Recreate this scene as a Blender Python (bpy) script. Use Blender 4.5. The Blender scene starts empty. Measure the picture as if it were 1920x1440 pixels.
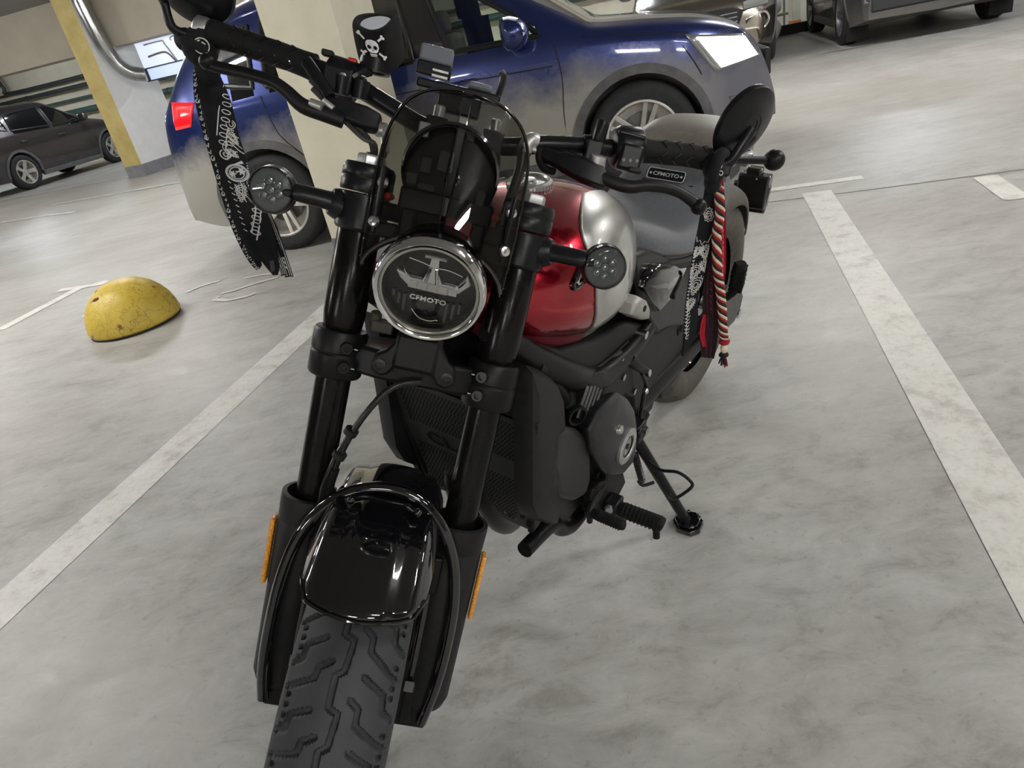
import bpy, bmesh, math, random
from mathutils import Vector, Matrix
PI=math.pi; R=math.radians

sc=bpy.context.scene
# ---------------- camera, world, exposure ----------------
cam_d=bpy.data.cameras.new('camera'); cam=bpy.data.objects.new('camera',cam_d); sc.collection.objects.link(cam); sc.camera=cam
th,ro=R(27.4673),R(-12.5979)
fw=Vector((0,math.cos(th),-math.sin(th))); r0=Vector((1,0,0)); u0=r0.cross(fw)
rt=math.cos(ro)*r0+math.sin(ro)*u0; up=rt.cross(fw)
cam.matrix_world=Matrix((( rt.x,up.x,-fw.x,0),(rt.y,up.y,-fw.y,0),(rt.z,up.z,-fw.z,1.159),(0,0,0,1)))
cam_d.sensor_width=36; cam_d.lens=1277.0155*36/1920; cam_d.clip_start=.02; cam_d.clip_end=200
w=bpy.data.worlds.new('world'); sc.world=w; w.use_nodes=True
w.node_tree.nodes['Background'].inputs[0].default_value=(.9,.93,1,1); w.node_tree.nodes['Background'].inputs[1].default_value=.35
vs=sc.view_settings; vs.view_transform='Standard'; vs.look='None'; vs.exposure=0.3; vs.gamma=1; vs.use_curve_mapping=False
LAMP_POWER=130.0
BAY=R(18.94)   # the rows of bays are turned by this much about z
def A(x,y,z=0): return Vector((x*math.cos(BAY)+y*math.sin(BAY), -x*math.sin(BAY)+y*math.cos(BAY), z))
COL=sc.collection
# ---------------- materials ----------------
def mat(name,col,rough=.5,metal=0,coat=0,coatr=.05,emit=None,es=0,spec=.5,trans=0,alpha=1,sheen=0,ior=1.45):
    m=bpy.data.materials.new(name); m.use_nodes=True; b=m.node_tree.nodes['Principled BSDF']
    b.inputs['Base Color'].default_value=(*col,1); b.inputs['Roughness'].default_value=rough; b.inputs['Metallic'].default_value=metal
    b.inputs['Coat Weight'].default_value=coat; b.inputs['Coat Roughness'].default_value=coatr; b.inputs['Specular IOR Level'].default_value=spec
    b.inputs['Transmission Weight'].default_value=trans; b.inputs['Sheen Weight'].default_value=sheen; b.inputs['IOR'].default_value=ior
    if emit: b.inputs['Emission Color'].default_value=(*emit,1); b.inputs['Emission Strength'].default_value=es
    return m
def N(m,t,**kw):
    n=m.node_tree.nodes.new(t)
    for k,v in kw.items(): setattr(n,k,v)
    return n
def L(m,a,b): m.node_tree.links.new(a,b)
def noise_fac(m,scale,detail=6,rough=.55,mapscale=(1,1,1),rot=0,coord='Object',dist=0):
    tc=N(m,'ShaderNodeTexCoord'); mp=N(m,'ShaderNodeMapping'); mp.inputs['Scale'].default_value=mapscale; mp.inputs['Rotation'].default_value=(0,0,rot)
    L(m,tc.outputs[coord],mp.inputs['Vector'])
    n=N(m,'ShaderNodeTexNoise'); n.inputs['Scale'].default_value=scale; n.inputs['Detail'].default_value=detail; n.inputs['Roughness'].default_value=rough; n.inputs['Distortion'].default_value=dist
    L(m,mp.outputs[0],n.inputs['Vector']); return n.outputs['Fac']
def ramp(m,fac,stops):
    r=N(m,'ShaderNodeValToRGB'); e=r.color_ramp.elements
    while len(e)<len(stops): e.new(.5)
    for i,(p,c) in enumerate(stops):
        e[i].position=p; e[i].color=(*c,1) if len(c)==3 else c
    L(m,fac,r.inputs[0]); return r.outputs[0]
def mix(m,fac,a,b,mode='MIX'):
    x=N(m,'ShaderNodeMix',data_type='RGBA',blend_type=mode)
    if isinstance(fac,(int,float)): x.inputs[0].default_value=fac
    else: L(m,fac,x.inputs[0])
    for s,v in ((6,a),(7,b)):
        if isinstance(v,tuple): x.inputs[s].default_value=(*v,1)
        else: L(m,v,x.inputs[s])
    return x.outputs[2]
def bump(m,h,strength=.2,dist=.01):
    b=N(m,'ShaderNodeBump'); b.inputs['Strength'].default_value=strength; b.inputs['Distance'].default_value=dist
    L(m,h,b.inputs['Height']); L(m,b.outputs[0],m.node_tree.nodes['Principled BSDF'].inputs['Normal'])
def setc(m,s): L(m,s,m.node_tree.nodes['Principled BSDF'].inputs['Base Color'])
def setr(m,s): L(m,s,m.node_tree.nodes['Principled BSDF'].inputs['Roughness'])
def worn(name,col,rough,amt=.25,scale=30,metal=0,coat=0,bs=.05,mapscale=(1,1,1)):
    m=mat(name,col,rough,metal,coat); f=noise_fac(m,scale,5,mapscale=mapscale)
    lo=tuple(c*(1-amt) for c in col); hi=tuple(min(1,c*(1+amt)) for c in col)
    setc(m,ramp(m,f,[(.35,lo),(.65,hi)])); r=N(m,'ShaderNodeMapRange'); r.inputs['To Min'].default_value=max(0,rough-.08); r.inputs['To Max'].default_value=min(1,rough+.1)
    L(m,f,r.inputs[0]); setr(m,r.outputs[0])
    if bs: bump(m,f,bs,.002)
    return m
# measured outlines in metres (bike frame x,z / world)
D={'rail': [(1.182, 0.841), (1.128, 0.787), (1.075, 0.735), (1.004, 0.674), (0.923, 0.615), (0.867, 0.589), (0.81, 0.582), (0.736, 0.579), (0.654, 0.588)], 'undertank': [(1.141, 0.811), (1.074, 0.739), (0.986, 0.669), (0.904, 0.616), (0.824, 0.583), (0.726, 0.571), (0.647, 0.573), (0.63, 0.583), (0.765, 0.658), (0.89, 0.679), (1.016, 0.727), (1.09, 0.778)], 'shroud': [(1.224, 0.767), (1.208, 0.788), (1.177, 0.782), (1.133, 0.756), (1.093, 0.716), (1.07, 0.669), (1.062, 0.612), (1.081, 0.557), (1.086, 0.488), (1.072, 0.405), (1.083, 0.387), (1.156, 0.467), (1.176, 0.514), (1.194, 0.63), (1.21, 0.712)], 'frontbox': [(1.099, 0.614), (1.073, 0.621), (1.015, 0.576), (0.975, 0.534), (0.96, 0.485), (0.955, 0.415), (0.972, 0.387), (1.022, 0.411), (1.084, 0.473), (1.106, 0.557)], 'clutch': [(0.902, 0.594), (0.853, 0.551), (0.817, 0.503), (0.795, 0.445), (0.785, 0.381), (0.796, 0.346), (0.844, 0.35), (0.91, 0.394), (0.943, 0.436), (0.992, 0.517), (1.01, 0.578), (0.976, 0.596)], 'sprocket': [(0.825, 0.606), (0.79, 0.608), (0.74, 0.575), (0.724, 0.514), (0.705, 0.441), (0.758, 0.484), (0.844, 0.487), (0.886, 0.495), (0.879, 0.554), (0.852, 0.587)], 'swingpanel': [(0.716, 0.584), (0.663, 0.586), (0.549, 0.524), (0.46, 0.511), (0.292, 0.415), (0.208, 0.296), (0.353, 0.316), (0.465, 0.331), (0.504, 0.314), (0.52, 0.282), (0.6, 0.286), (0.646, 0.363), (0.69, 0.492)], 'swingarm': [(0.502, 0.346), (0.303, 0.298), (0.07, 0.239), (-0.171, 0.205), (-0.237, 0.152), (-0.013, 0.156), (0.237, 0.22), (0.421, 0.259), (0.489, 0.25), (0.555, 0.251), (0.541, 0.292)], 'sidecover': [(0.752, 0.73), (0.744, 0.748), (0.71, 0.758), (0.61, 0.723), (0.523, 0.681), (0.541, 0.67), (0.58, 0.662), (0.583, 0.632), (0.661, 0.636)], 'sideframe': [(0.781, 0.804), (0.714, 0.787), (0.572, 0.721), (0.392, 0.655), (0.34, 0.519), (0.403, 0.475), (0.556, 0.543), (0.614, 0.558), (0.676, 0.621), (0.731, 0.694), (0.762, 0.752)], 'silvercap': [(0.821, 0.707), (0.817, 0.728), (0.795, 0.734), (0.764, 0.713), (0.74, 0.682), (0.737, 0.66), (0.772, 0.673)], 'pegbracket': [(0.309, 0.453), (0.268, 0.495), (0.207, 0.506), (0.085, 0.433), (0.027, 0.352), (0.061, 0.325), (0.2, 0.347), (0.267, 0.385)], 'passpeg': [(0.244, 0.515), (0.237, 0.548), (0.213, 0.582)], 'seatside': [(0.794, 0.837), (0.644, 0.769), (0.446, 0.706), (0.376, 0.7), (0.351, 0.641), (0.738, 0.789)], 'lowrail': [(1.037, 0.341), (0.992, 0.291), (0.945, 0.262), (0.886, 0.262), (0.783, 0.257), (0.743, 0.267)], 'downtube': [(1.092, 0.738), (1.055, 0.705), (1.021, 0.65), (0.973, 0.577)], 'pegplate': [(0.955, 0.333), (0.937, 0.373), (0.909, 0.372), (0.877, 0.35), (0.861, 0.371), (0.796, 0.318), (0.77, 0.262), (0.815, 0.243), (0.77, 0.167), (0.789, 0.161), (0.867, 0.239), (0.922, 0.278)], 'hose': [(1.038, 0.626), (0.982, 0.636), (0.933, 0.635)], 'shiftrod': [(0.7, 0.508), (0.667, 0.458), (0.675, 0.43), (0.685, 0.37), (0.688, 0.341)], 'fins': [(0.942, 0.547), (0.965, 0.589), (0.922, 0.607), (0.894, 0.597), (0.887, 0.553), (0.905, 0.533)], 'banL_l': [(-0.3358, 1.1077, 1.2031), (-0.3453, 1.1077, 1.1805), (-0.3534, 1.1077, 1.1534), (-0.3574, 1.1077, 1.1247), (-0.3614, 1.1077, 1.0953), (-0.364, 1.1077, 1.0647), (-0.3668, 1.1077, 1.0332), (-0.3696, 1.1077, 1.0009), (-0.3724, 1.1077, 0.9676), (-0.3714, 1.1077, 0.9324), (-0.3663, 1.1077, 0.9043)], 'banL_r': [(-0.3115, 1.1077, 1.1982), (-0.315, 1.1077, 1.1743), (-0.3125, 1.1077, 1.145), (-0.3144, 1.1077, 1.1158), (-0.3186, 1.1077, 1.0862), (-0.3199, 1.1077, 1.0552), (-0.3236, 1.1077, 1.0238), (-0.3202, 1.1077, 0.99), (-0.3192, 1.1077, 0.9557), (-0.319, 1.1077, 0.9205), (-0.3166, 1.1077, 0.8974)], 'banL_tip': [(-0.3638, 1.1077, 0.8873), (-0.3531, 1.1077, 0.8994), (-0.3515, 1.1077, 0.8798), (-0.3442, 1.1077, 0.8753)], 'banL_edge': [(-0.3417, 1.0957, 1.1872), (-0.3539, 1.0957, 1.1544), (-0.3606, 1.0957, 1.1117), (-0.366, 1.0957, 1.0592), (-0.3702, 1.0957, 1.0119), (-0.3731, 1.0957, 0.9664), (-0.3713, 1.0957, 0.9313), (-0.367, 1.0957, 0.9063), (-0.3617, 1.0957, 0.8925)], 'banL_tail': [(-0.3209, 1.1197, 0.9747), (-0.3185, 1.1197, 0.9481), (-0.3193, 1.1197, 0.9217), (-0.3201, 1.1197, 0.8946), (-0.321, 1.1197, 0.8641)], 'knotL': [(-0.325, 1.1077, 1.2181), (-0.3338, 1.1077, 1.2334), (-0.3056, 1.1077, 1.2278), (-0.3454, 1.1077, 1.2187), (-0.3117, 1.1077, 1.2017), (-0.3415, 1.1077, 1.2007), (-0.3249, 1.1077, 1.1939), (-0.3173, 1.1077, 1.2402)], 'stickerL': [(-0.3094, 1.0777, 1.2165)], 'banR_l': [(0.3583, 1.0304, 0.898), (0.3535, 1.0304, 0.8747), (0.3455, 1.0304, 0.8431), (0.3373, 1.0304, 0.8106), (0.328, 1.0304, 0.7774), (0.3202, 1.0304, 0.7428), (0.3121, 1.0304, 0.7072), (0.3056, 1.0304, 0.6701), (0.3007, 1.0304, 0.6314), (0.2957, 1.0304, 0.6039)], 'banR_r': [(0.3797, 1.0304, 0.8934), (0.3742, 1.0304, 0.8701), (0.3682, 1.0304, 0.838), (0.3611, 1.0304, 0.8052), (0.3521, 1.0304, 0.7718), (0.3429, 1.0304, 0.7375), (0.3316, 1.0304, 0.7026), (0.329, 1.0304, 0.6644), (0.319, 1.0304, 0.6269), (0.2992, 1.0304, 0.6009)], 'banR2_l': [(0.3684, 1.0404, 0.8357), (0.3589, 1.0404, 0.7942), (0.3492, 1.0404, 0.7513), (0.3426, 1.0404, 0.7059), (0.3376, 1.0404, 0.6583), (0.3322, 1.0404, 0.6193), (0.332, 1.0404, 0.5882)], 'banR2_r': [(0.3803, 1.0404, 0.833), (0.3762, 1.0404, 0.7903), (0.3712, 1.0404, 0.7462), (0.3668, 1.0404, 0.7002), (0.3669, 1.0404, 0.6513), (0.3619, 1.0404, 0.612), (0.3535, 1.0404, 0.5808)], 'redR_l': [(0.38, 1.0444, 0.8949), (0.3818, 1.0444, 0.8656), (0.3817, 1.0444, 0.8318), (0.3803, 1.0444, 0.7883), (0.377, 1.0444, 0.7436), (0.3733, 1.0444, 0.7068)], 'redR_r': [(0.3867, 1.0444, 0.8934), (0.3886, 1.0444, 0.8642), (0.3886, 1.0444, 0.8302), (0.3873, 1.0444, 0.7867), (0.385, 1.0444, 0.7417), (0.3777, 1.0444, 0.6865)], 'redT_l': [(0.3388, 1.0364, 0.6695), (0.333, 1.0364, 0.6511), (0.3307, 1.0364, 0.6316), (0.334, 1.0364, 0.6103)], 'redT_r': [(0.3442, 1.0364, 0.6682), (0.3412, 1.0364, 0.6492), (0.339, 1.0364, 0.6296), (0.3414, 1.0364, 0.6085)], 'cordR': [(0.3687, 1.0204, 0.8975), (0.3745, 1.0204, 0.868), (0.3713, 1.0204, 0.8397), (0.3644, 1.0204, 0.8071), (0.3623, 1.0204, 0.7545), (0.3647, 1.0204, 0.7172), (0.3662, 1.0204, 0.679), (0.366, 1.0204, 0.6399), (0.3668, 1.0204, 0.6196)], 'cordEnd': [(0.3668, 1.0204, 0.6196), (0.3642, 1.0204, 0.605), (0.3619, 1.0204, 0.5777)], 'knotR': [(0.3707, 1.0304, 0.9113), (0.363, 1.0304, 0.9209), (0.3797, 1.0304, 0.9252), (0.3578, 1.0304, 0.9021), (0.3891, 1.0304, 0.9153), (0.3821, 1.0304, 0.8928)], 'm1': [(-3.358, 4.68), (-3.285, 4.964), (-3.15, 5.433), (-2.926, 5.411)], 'm1b': [(-3.36, 5.508), (-3.083, 5.426), (-2.951, 5.467)], 'm2': [(-2.717, 4.558), (-2.597, 4.534)], 'm3': [(-2.012, 4.57), (-1.92, 4.652), (-1.808, 4.679)], 'm4': [(-1.621, 4.596), (-1.494, 4.587), (-1.332, 4.519)], 'm5': [(-1.344, 4.436), (-1.519, 4.392), (-1.624, 4.345), (-1.701, 4.344)], 'm6': [(-1.722, 4.237), (-1.594, 4.145), (-1.476, 4.147), (-1.433, 4.178)], 'm6b': [(-1.722, 4.237), (-1.696, 4.29)], 'far1': [(-9.332, 14.974), (-8.339, 15.655), (-7.858, 17.558)], 'far2': [(-7.123, 11.167), (-6.274, 10.827), (-5.585, 10.408)], 'far3': [(-5.607, 11.151), (-5.085, 11.745), (-4.188, 11.288)], 'lineL': [(-0.859, 3.517), (-1.322, 2.26), (-1.54, 1.548)], 'lineR': [(1.942, 3.775), (1.02, 1.088), (0.947, 0.879)], 'tbar': [(1.711, 3.937), (2.198, 3.786)], 'cor': [(2.592, 3.312), (2.485, 3.061), (2.457, 2.956)], 'cor2': [(2.445, 2.957), (2.673, 2.943)], 'tl': [(6.282, 12.941), (5.21, 9.424)], 'tlb': [(4.977, 9.538), (5.44, 9.279)], 'dash': [(5.14, 6.563), (5.58, 6.418)], 'seam': [(1.612, 3.713), (2.031, 3.556), (2.789, 3.315)]}
# ---------------- mesh builder ----------------
ID=lambda p:p
class MB:
    def __init__(s,T=ID): s.v=[];s.f=[];s.m=[];s.T=T;s.k=0
    def add(s,vs,fs):
        o=len(s.v); s.v+= [tuple(s.T(Vector(p))) for p in vs]; s.f+=[tuple(i+o for i in f) for f in fs]; s.m+=[s.k]*len(fs); return s
    def box(s,c,d,rot=None):
        c=Vector(c); vs=[]
        for x in(-1,1):
            for y in(-1,1):
                for z in(-1,1):
                    p=Vector((x*d[0]/2,y*d[1]/2,z*d[2]/2))
                    if rot is not None: p=rot@p
                    vs.append(c+p)
        return s.add(vs,[(0,1,3,2),(4,6,7,5),(0,4,5,1),(2,3,7,6),(0,2,6,4),(1,5,7,3)])
    def prism(s,poly,o,ex,ey,ez,h0,h1):
        o,ex,ey,ez=map(Vector,(o,ex,ey,ez)); n=len(poly)
        a=[o+ex*x+ey*y+ez*h0 for x,y in poly]; b=[o+ex*x+ey*y+ez*h1 for x,y in poly]
        return s.add(a+b,[tuple(range(n)),tuple(range(2*n-1,n-1,-1))]+[(i,(i+1)%n,(i+1)%n+n,i+n) for i in range(n)])
    def lathe(s,prof,c,ax,seg=24,cap=True):
        c=Vector(c); ax=Vector(ax).normalized(); a=ax.orthogonal().normalized(); b=ax.cross(a); vs=[];fs=[]
        for r,h in prof:
            for i in range(seg):
                t=2*PI*i/seg; vs.append(c+ax*h+(a*math.cos(t)+b*math.sin(t))*max(r,1e-5))
        for j in range(len(prof)-1):
            for i in range(seg):
                k=(i+1)%seg; fs.append((j*seg+i,j*seg+k,(j+1)*seg+k,(j+1)*seg+i))
        if cap: fs.append(tuple(range(seg-1,-1,-1))); n=(len(prof)-1)*seg; fs.append(tuple(range(n,n+seg)))
        return s.add(vs,fs)
    def cyl(s,a,b,r,seg=20,r2=None):
        a,b=Vector(a),Vector(b); return s.lathe([(r,0),(r if r2 is None else r2,(b-a).length)],a,b-a,seg)
    def tube(s,pts,r,seg=12,sub=6,cap=True,flat=1.0,ref=None):
        pts=[Vector(p) for p in pts]; rs=r if isinstance(r,(list,tuple)) else [r]*len(pts)
        if sub>1 and len(pts)>2:
            q=[];qr=[]
            for i in range(len(pts)-1):
                p0,p1,p2,p3=pts[max(i-1,0)],pts[i],pts[i+1],pts[min(i+2,len(pts)-1)]
                for k in range(sub):
                    t=k/sub; q.append(.5*((2*p1)+(p2-p0)*t+(2*p0-5*p1+4*p2-p3)*t*t+(3*p1-p0-3*p2+p3)*t**3)); qr.append(rs[i]*(1-t)+rs[i+1]*t)
            q.append(pts[-1]); qr.append(rs[-1]); pts,rs=q,qr
        n=len(pts); tg=[(pts[min(i+1,n-1)]-pts[max(i-1,0)]).normalized() for i in range(n)]
        a=(Vector(ref) if ref is not None else tg[0].orthogonal()); vs=[];fs=[]
        for i in range(n):
            a=(a-tg[i]*a.dot(tg[i])); a=a.normalized() if a.length>1e-6 else tg[i].orthogonal().normalized(); b=tg[i].cross(a)
            for k in range(seg):
                t=2*PI*k/seg; vs.append(pts[i]+(a*math.cos(t)*flat+b*math.sin(t))*rs[i])
        for i in range(n-1):
            for k in range(seg):
                j=(k+1)%seg; fs.append((i*seg+k,i*seg+j,(i+1)*seg+j,(i+1)*seg+k))
        if cap: fs.append(tuple(range(seg-1,-1,-1))); fs.append(tuple(range((n-1)*seg,n*seg)))
        return s.add(vs,fs)
    def loft(s,secs,cap=True,closed=True):
        n=len(secs[0]); vs=[p for q in secs for p in q]; fs=[]
        for i in range(len(secs)-1):
            for k in range(n if closed else n-1):
                j=(k+1)%n; fs.append((i*n+k,i*n+j,(i+1)*n+j,(i+1)*n+k))
        if cap and closed: fs.append(tuple(range(n-1,-1,-1))); fs.append(tuple(range((len(secs)-1)*n,len(secs)*n)))
        return s.add(vs,fs)
    def strip(s,a,b):   # open surface between two polylines
        n=len(a); return s.add(list(a)+list(b),[(i,i+1,n+i+1,n+i) for i in range(n-1)])
    def sphere(s,c,r,seg=20,rings=12,sc_=(1,1,1)):
        c=Vector(c); vs=[];fs=[]
        for i in range(rings+1):
            for k in range(seg):
                a=PI*i/rings; b=2*PI*k/seg; vs.append(c+Vector((max(math.sin(a),1e-4)*math.cos(b)*r*sc_[0],max(math.sin(a),1e-4)*math.sin(b)*r*sc_[1],math.cos(a)*r*sc_[2])))
        for i in range(rings):
            for k in range(seg):
                j=(k+1)%seg; fs.append((i*seg+k,(i+1)*seg+k,(i+1)*seg+j,i*seg+j))
        return s.add(vs,fs)
def build(name,mb,m,parent=None,bevel=0,smooth=True,angle=35,solid=0,sub=0,recalc=True,weld=True,loc=None):
    me=bpy.data.meshes.new(name); vs=mb.v
    if loc is not None: vs=[(x-loc[0],y-loc[1],z-loc[2]) for x,y,z in vs]
    me.from_pydata(vs,[],mb.f); me.update()
    ms=m if isinstance(m,(list,tuple)) else [m]
    for x in ms: me.materials.append(x)
    if len(ms)>1: me.polygons.foreach_set('material_index',mb.m)
    bm=bmesh.new(); bm.from_mesh(me)
    if weld: bmesh.ops.remove_doubles(bm,verts=bm.verts,dist=2e-5)
    if recalc: bmesh.ops.recalc_face_normals(bm,faces=bm.faces)
    bm.to_mesh(me); bm.free()
    if smooth:
        me.polygons.foreach_set('use_smooth',[True]*len(me.polygons)); me.set_sharp_from_angle(angle=R(angle))
    o=bpy.data.objects.new(name,me); COL.objects.link(o)
    if parent: o.parent=parent
    if loc is not None: o.location=loc
    if solid:
        d=o.modifiers.new('solid','SOLIDIFY'); d.thickness=abs(solid); d.offset=-1 if solid>0 else 1
    if bevel:
        d=o.modifiers.new('bevel','BEVEL'); d.width=bevel; d.segments=2; d.limit_method='ANGLE'; d.angle_limit=R(38)
    if sub:
        d=o.modifiers.new('sub','SUBSURF'); d.levels=sub; d.render_levels=sub
    return o
def tag(o,label=None,cat=None,group=None,kind=None):
    for k,v in (('label',label),('category',cat),('group',group),('kind',kind)):
        if v: o[k]=v
    return o
def empty(name,M_=None,loc=None,rz=0):
    o=bpy.data.objects.new(name,None); COL.objects.link(o); o.empty_display_size=.1
    if M_ is not None: o.matrix_world=M_
    if loc is not None: o.location=loc; o.rotation_euler=(0,0,rz)
    return o
def text_mesh(body,size,extr=.0004,align='CENTER',offset=0,shear=0,spacing=1):
    c=bpy.data.curves.new('text','FONT'); c.body=body; c.size=size; c.extrude=extr; c.align_x=align; c.align_y='CENTER'; c.offset=offset; c.shear=shear; c.space_character=spacing; c.resolution_u=3
    o=bpy.data.objects.new('text',c); me=bpy.data.meshes.new_from_object(o)
    vs=[v.co.copy() for v in me.vertices]; fs=[tuple(p.vertices) for p in me.polygons]
    bpy.data.objects.remove(o); bpy.data.curves.remove(c); bpy.data.meshes.remove(me); return vs,fs
def add_text(mb,body,size,o,ex,ey,sx=1,**k):
    vs,fs=text_mesh(body,size,**k); o,ex,ey=map(Vector,(o,ex,ey)); ez=ex.cross(ey)
    mb.add([o+ex*v.x*sx+ey*v.y+ez*v.z for v in vs],fs)
# ---------------- common materials ----------------
M={}
M['white_paint']=worn('wall_paint',(.46,.43,.36),.75,.06,3)
M['beam_paint']=worn('beam_paint',(.34,.31,.25),.8,.06,2)
M['cool_paint']=worn('pale_wall_paint',(.78,.79,.82),.7,.04,3)
M['lamp_body']=mat('lamp_housing',(.7,.7,.7),.4)
M['lamp_warm']=mat('lamp_diffuser',(1,1,1),.5,emit=(1,.985,.96),es=LAMP_POWER)
M['lamp_cool']=mat('lamp_diffuser_cool',(1,1,1),.5,emit=(.86,.92,1),es=LAMP_POWER*.8)
M['pipe_green']=worn('green_pipe_paint',(.045,.085,.07),.4,.2,8)
M['pipe_black']=worn('black_pipe_paint',(.03,.035,.033),.4,.2,8)
M['duct']=worn('duct_metal',(.34,.35,.34),.22,.15,6,metal=.9)
M['pipe_grey']=worn('galvanised_duct',(.28,.29,.27),.38,.15,10,metal=.5)
M['skirting_early']=mat('brown_conduit',(.16,.14,.13),.6)
# floor
m=mat('polished_concrete',(.4,.39,.36),.35); M['floor']=m
f1=noise_fac(m,1.1,8,.6,(1,1,1)); f2=noise_fac(m,2.0,10,.70,(.45,2.6,1),rot=BAY,dist=.35); f3=noise_fac(m,42,4,.6); f4=noise_fac(m,.18,3,.5)
f5=noise_fac(m,6.5,12,.74,(1,1.7,1),rot=BAY,dist=.45)
c=ramp(m,f2,[(.34,(.25,.24,.215)),(.46,(.38,.375,.355)),(.58,(.45,.448,.43)),(.70,(.56,.56,.545))])
c=mix(m,.5,c,ramp(m,f1,[(.36,(.25,.235,.205)),(.5,(.40,.398,.38)),(.64,(.56,.56,.55))]))
c=mix(m,.38,c,ramp(m,f5,[(.36,(.15,.14,.12)),(.47,(.40,.398,.38)),(.62,(.62,.62,.605))]))
c=mix(m,ramp(m,f4,[(.35,(0,0,0)),(.7,(.55,.55,.55))]),c,(.36,.325,.26))
c=mix(m,ramp(m,f3,[(.60,(0,0,0)),(.74,(.5,.5,.5))]),c,(.2,.18,.15))
setc(m,c)
rr=N(m,'ShaderNodeMapRange'); rr.inputs['From Min'].default_value=.3; rr.inputs['From Max'].default_value=.7; rr.inputs['To Min'].default_value=.30; rr.inputs['To Max'].default_value=.58; L(m,f5,rr.inputs[0]); setr(m,rr.outputs[0])
bump(m,f5,.12,.004)
# painted lines
m=mat('line_paint',(.62,.61,.56),.5); M['line']=m
f=noise_fac(m,9,9,.7); g=noise_fac(m,60,4,.6)
setc(m,mix(m,ramp(m,g,[(.3,(.5,.5,.5)),(.5,(0,0,0))]),ramp(m,f,[(.3,(.42,.40,.35)),(.48,(.68,.67,.62)),(.7,(.76,.75,.70))]),(.5,.48,.43)))
# ---------------- floor, ceiling, walls ----------------
def struct(name,mb,m,parent=None,**k):
    o=build(name,mb,m,parent,**k)
    if not parent: o['kind']='structure'
    return o
def aisle_box(mb,x0,x1,y0,y1,z0,z1):
    mb.add([A(x,y,z) for x in(x0,x1) for y in(y0,y1) for z in(z0,z1)],[(0,1,3,2),(4,6,7,5),(0,4,5,1),(2,3,7,6),(0,2,6,4),(1,5,7,3)]); return mb
X0,X1,Y0,Y1,ZC=-24,11,-9,16.9,2.98
fl=struct('floor',aisle_box(MB(),X0,X1,Y0,Y1,-.12,0),M['floor'],smooth=False)
M['ceil']=worn('ceiling_paint',(.24,.235,.225),.8,.06,2)
struct('ceiling',aisle_box(MB(),X0,X1,Y0,Y1,ZC,ZC+.2),M['ceil'],smooth=False)
M['beige']=worn('beige_wall_paint',(.62,.57,.44),.75,.06,3)
struct('wall_back',aisle_box(MB(),X0,X1,Y1,Y1+.2,-.12,ZC+.2),M['beige'],smooth=False)
struct('wall_front',aisle_box(MB(),X0,X1,Y0-.2,Y0,-.12,ZC+.2),M['white_paint'],smooth=False)
struct('wall_left',aisle_box(MB(),X0-.2,X0,Y0,Y1,-.12,ZC+.2),M['white_paint'],smooth=False)
struct('wall_right',aisle_box(MB(),X1,X1+.2,Y0,Y1,-.12,ZC+.2),M['white_paint'],smooth=False)
struct('trim_1',aisle_box(MB(),X0,X1,11.35,11.8,2.12,ZC),M['beam_paint'],smooth=False)   # downstand beam
# painted lines: children of the floor they are painted on
GH=[.0010]
def gline(pts,wd,name='painted_line',m='line',h=None):
    GH[0]+=.0003; h=GH[0] if h is None else h
    mb=MB(); pts=[Vector((*p,0)) for p in pts]; n=len(pts); a=[];b=[]
    for i in range(n):
        t=(pts[min(i+1,n-1)]-pts[max(i-1,0)]).normalized(); s=Vector((-t.y,t.x,0))*wd/2; a.append(pts[i]+s); b.append(pts[i]-s)
    up_=Vector((0,0,h)); mb.strip([p+up_ for p in b],[p+up_ for p in a])
    return build(name,mb,M[m],fl,smooth=False,recalc=False)
dirL=Vector((.3246,.9459)); 
gline([(-.80-.3246*0-.02,3.74),(-1.54-.3246*2,1.548-.9459*2)],.155)
gline([(1.9,3.70),(.62,-.03)],.15)
gline([(1.711,3.94),(2.21,3.782)],.075)
gline([(2.60,3.335),(2.455,2.93)],.11); gline([(2.43,2.985),(2.75,2.88)],.10)
for k,wd in (('m1',.10),('m1b',.08),('m2',.035),('m3',.035),('m4',.03),('m5',.035),('m6',.035),('m6b',.03),('far2',.09)): gline(D[k],wd)
def aline(x0,y0,x1,y1,wd): a,b=A(x0,y0),A(x1,y1); gline([(a.x,a.y),(b.x,b.y)],wd)
aline(-13.2,11.6,-13.35,16,.1); aline(-16,11.3,-8,11.3,.1)
aline(-10.3,9.2,-6.5,9.2,.1)
aline(1.77,14.6,1.9,10.62,.1); aline(1.55,10.63,2.2,10.55,.09)
aline(2.72,4.55,4.4,4.55,.09)
aline(-9.3,11.2,-9.3,16,.1)
# seam cut in the slab
M['seam']=mat('seam_filler',(.16,.15,.13),.7)
gline([(1.2,3.86),(1.612,3.713),(2.031,3.556),(4.5,2.75)],.012,'floor_seam','seam',.0012)
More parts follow.
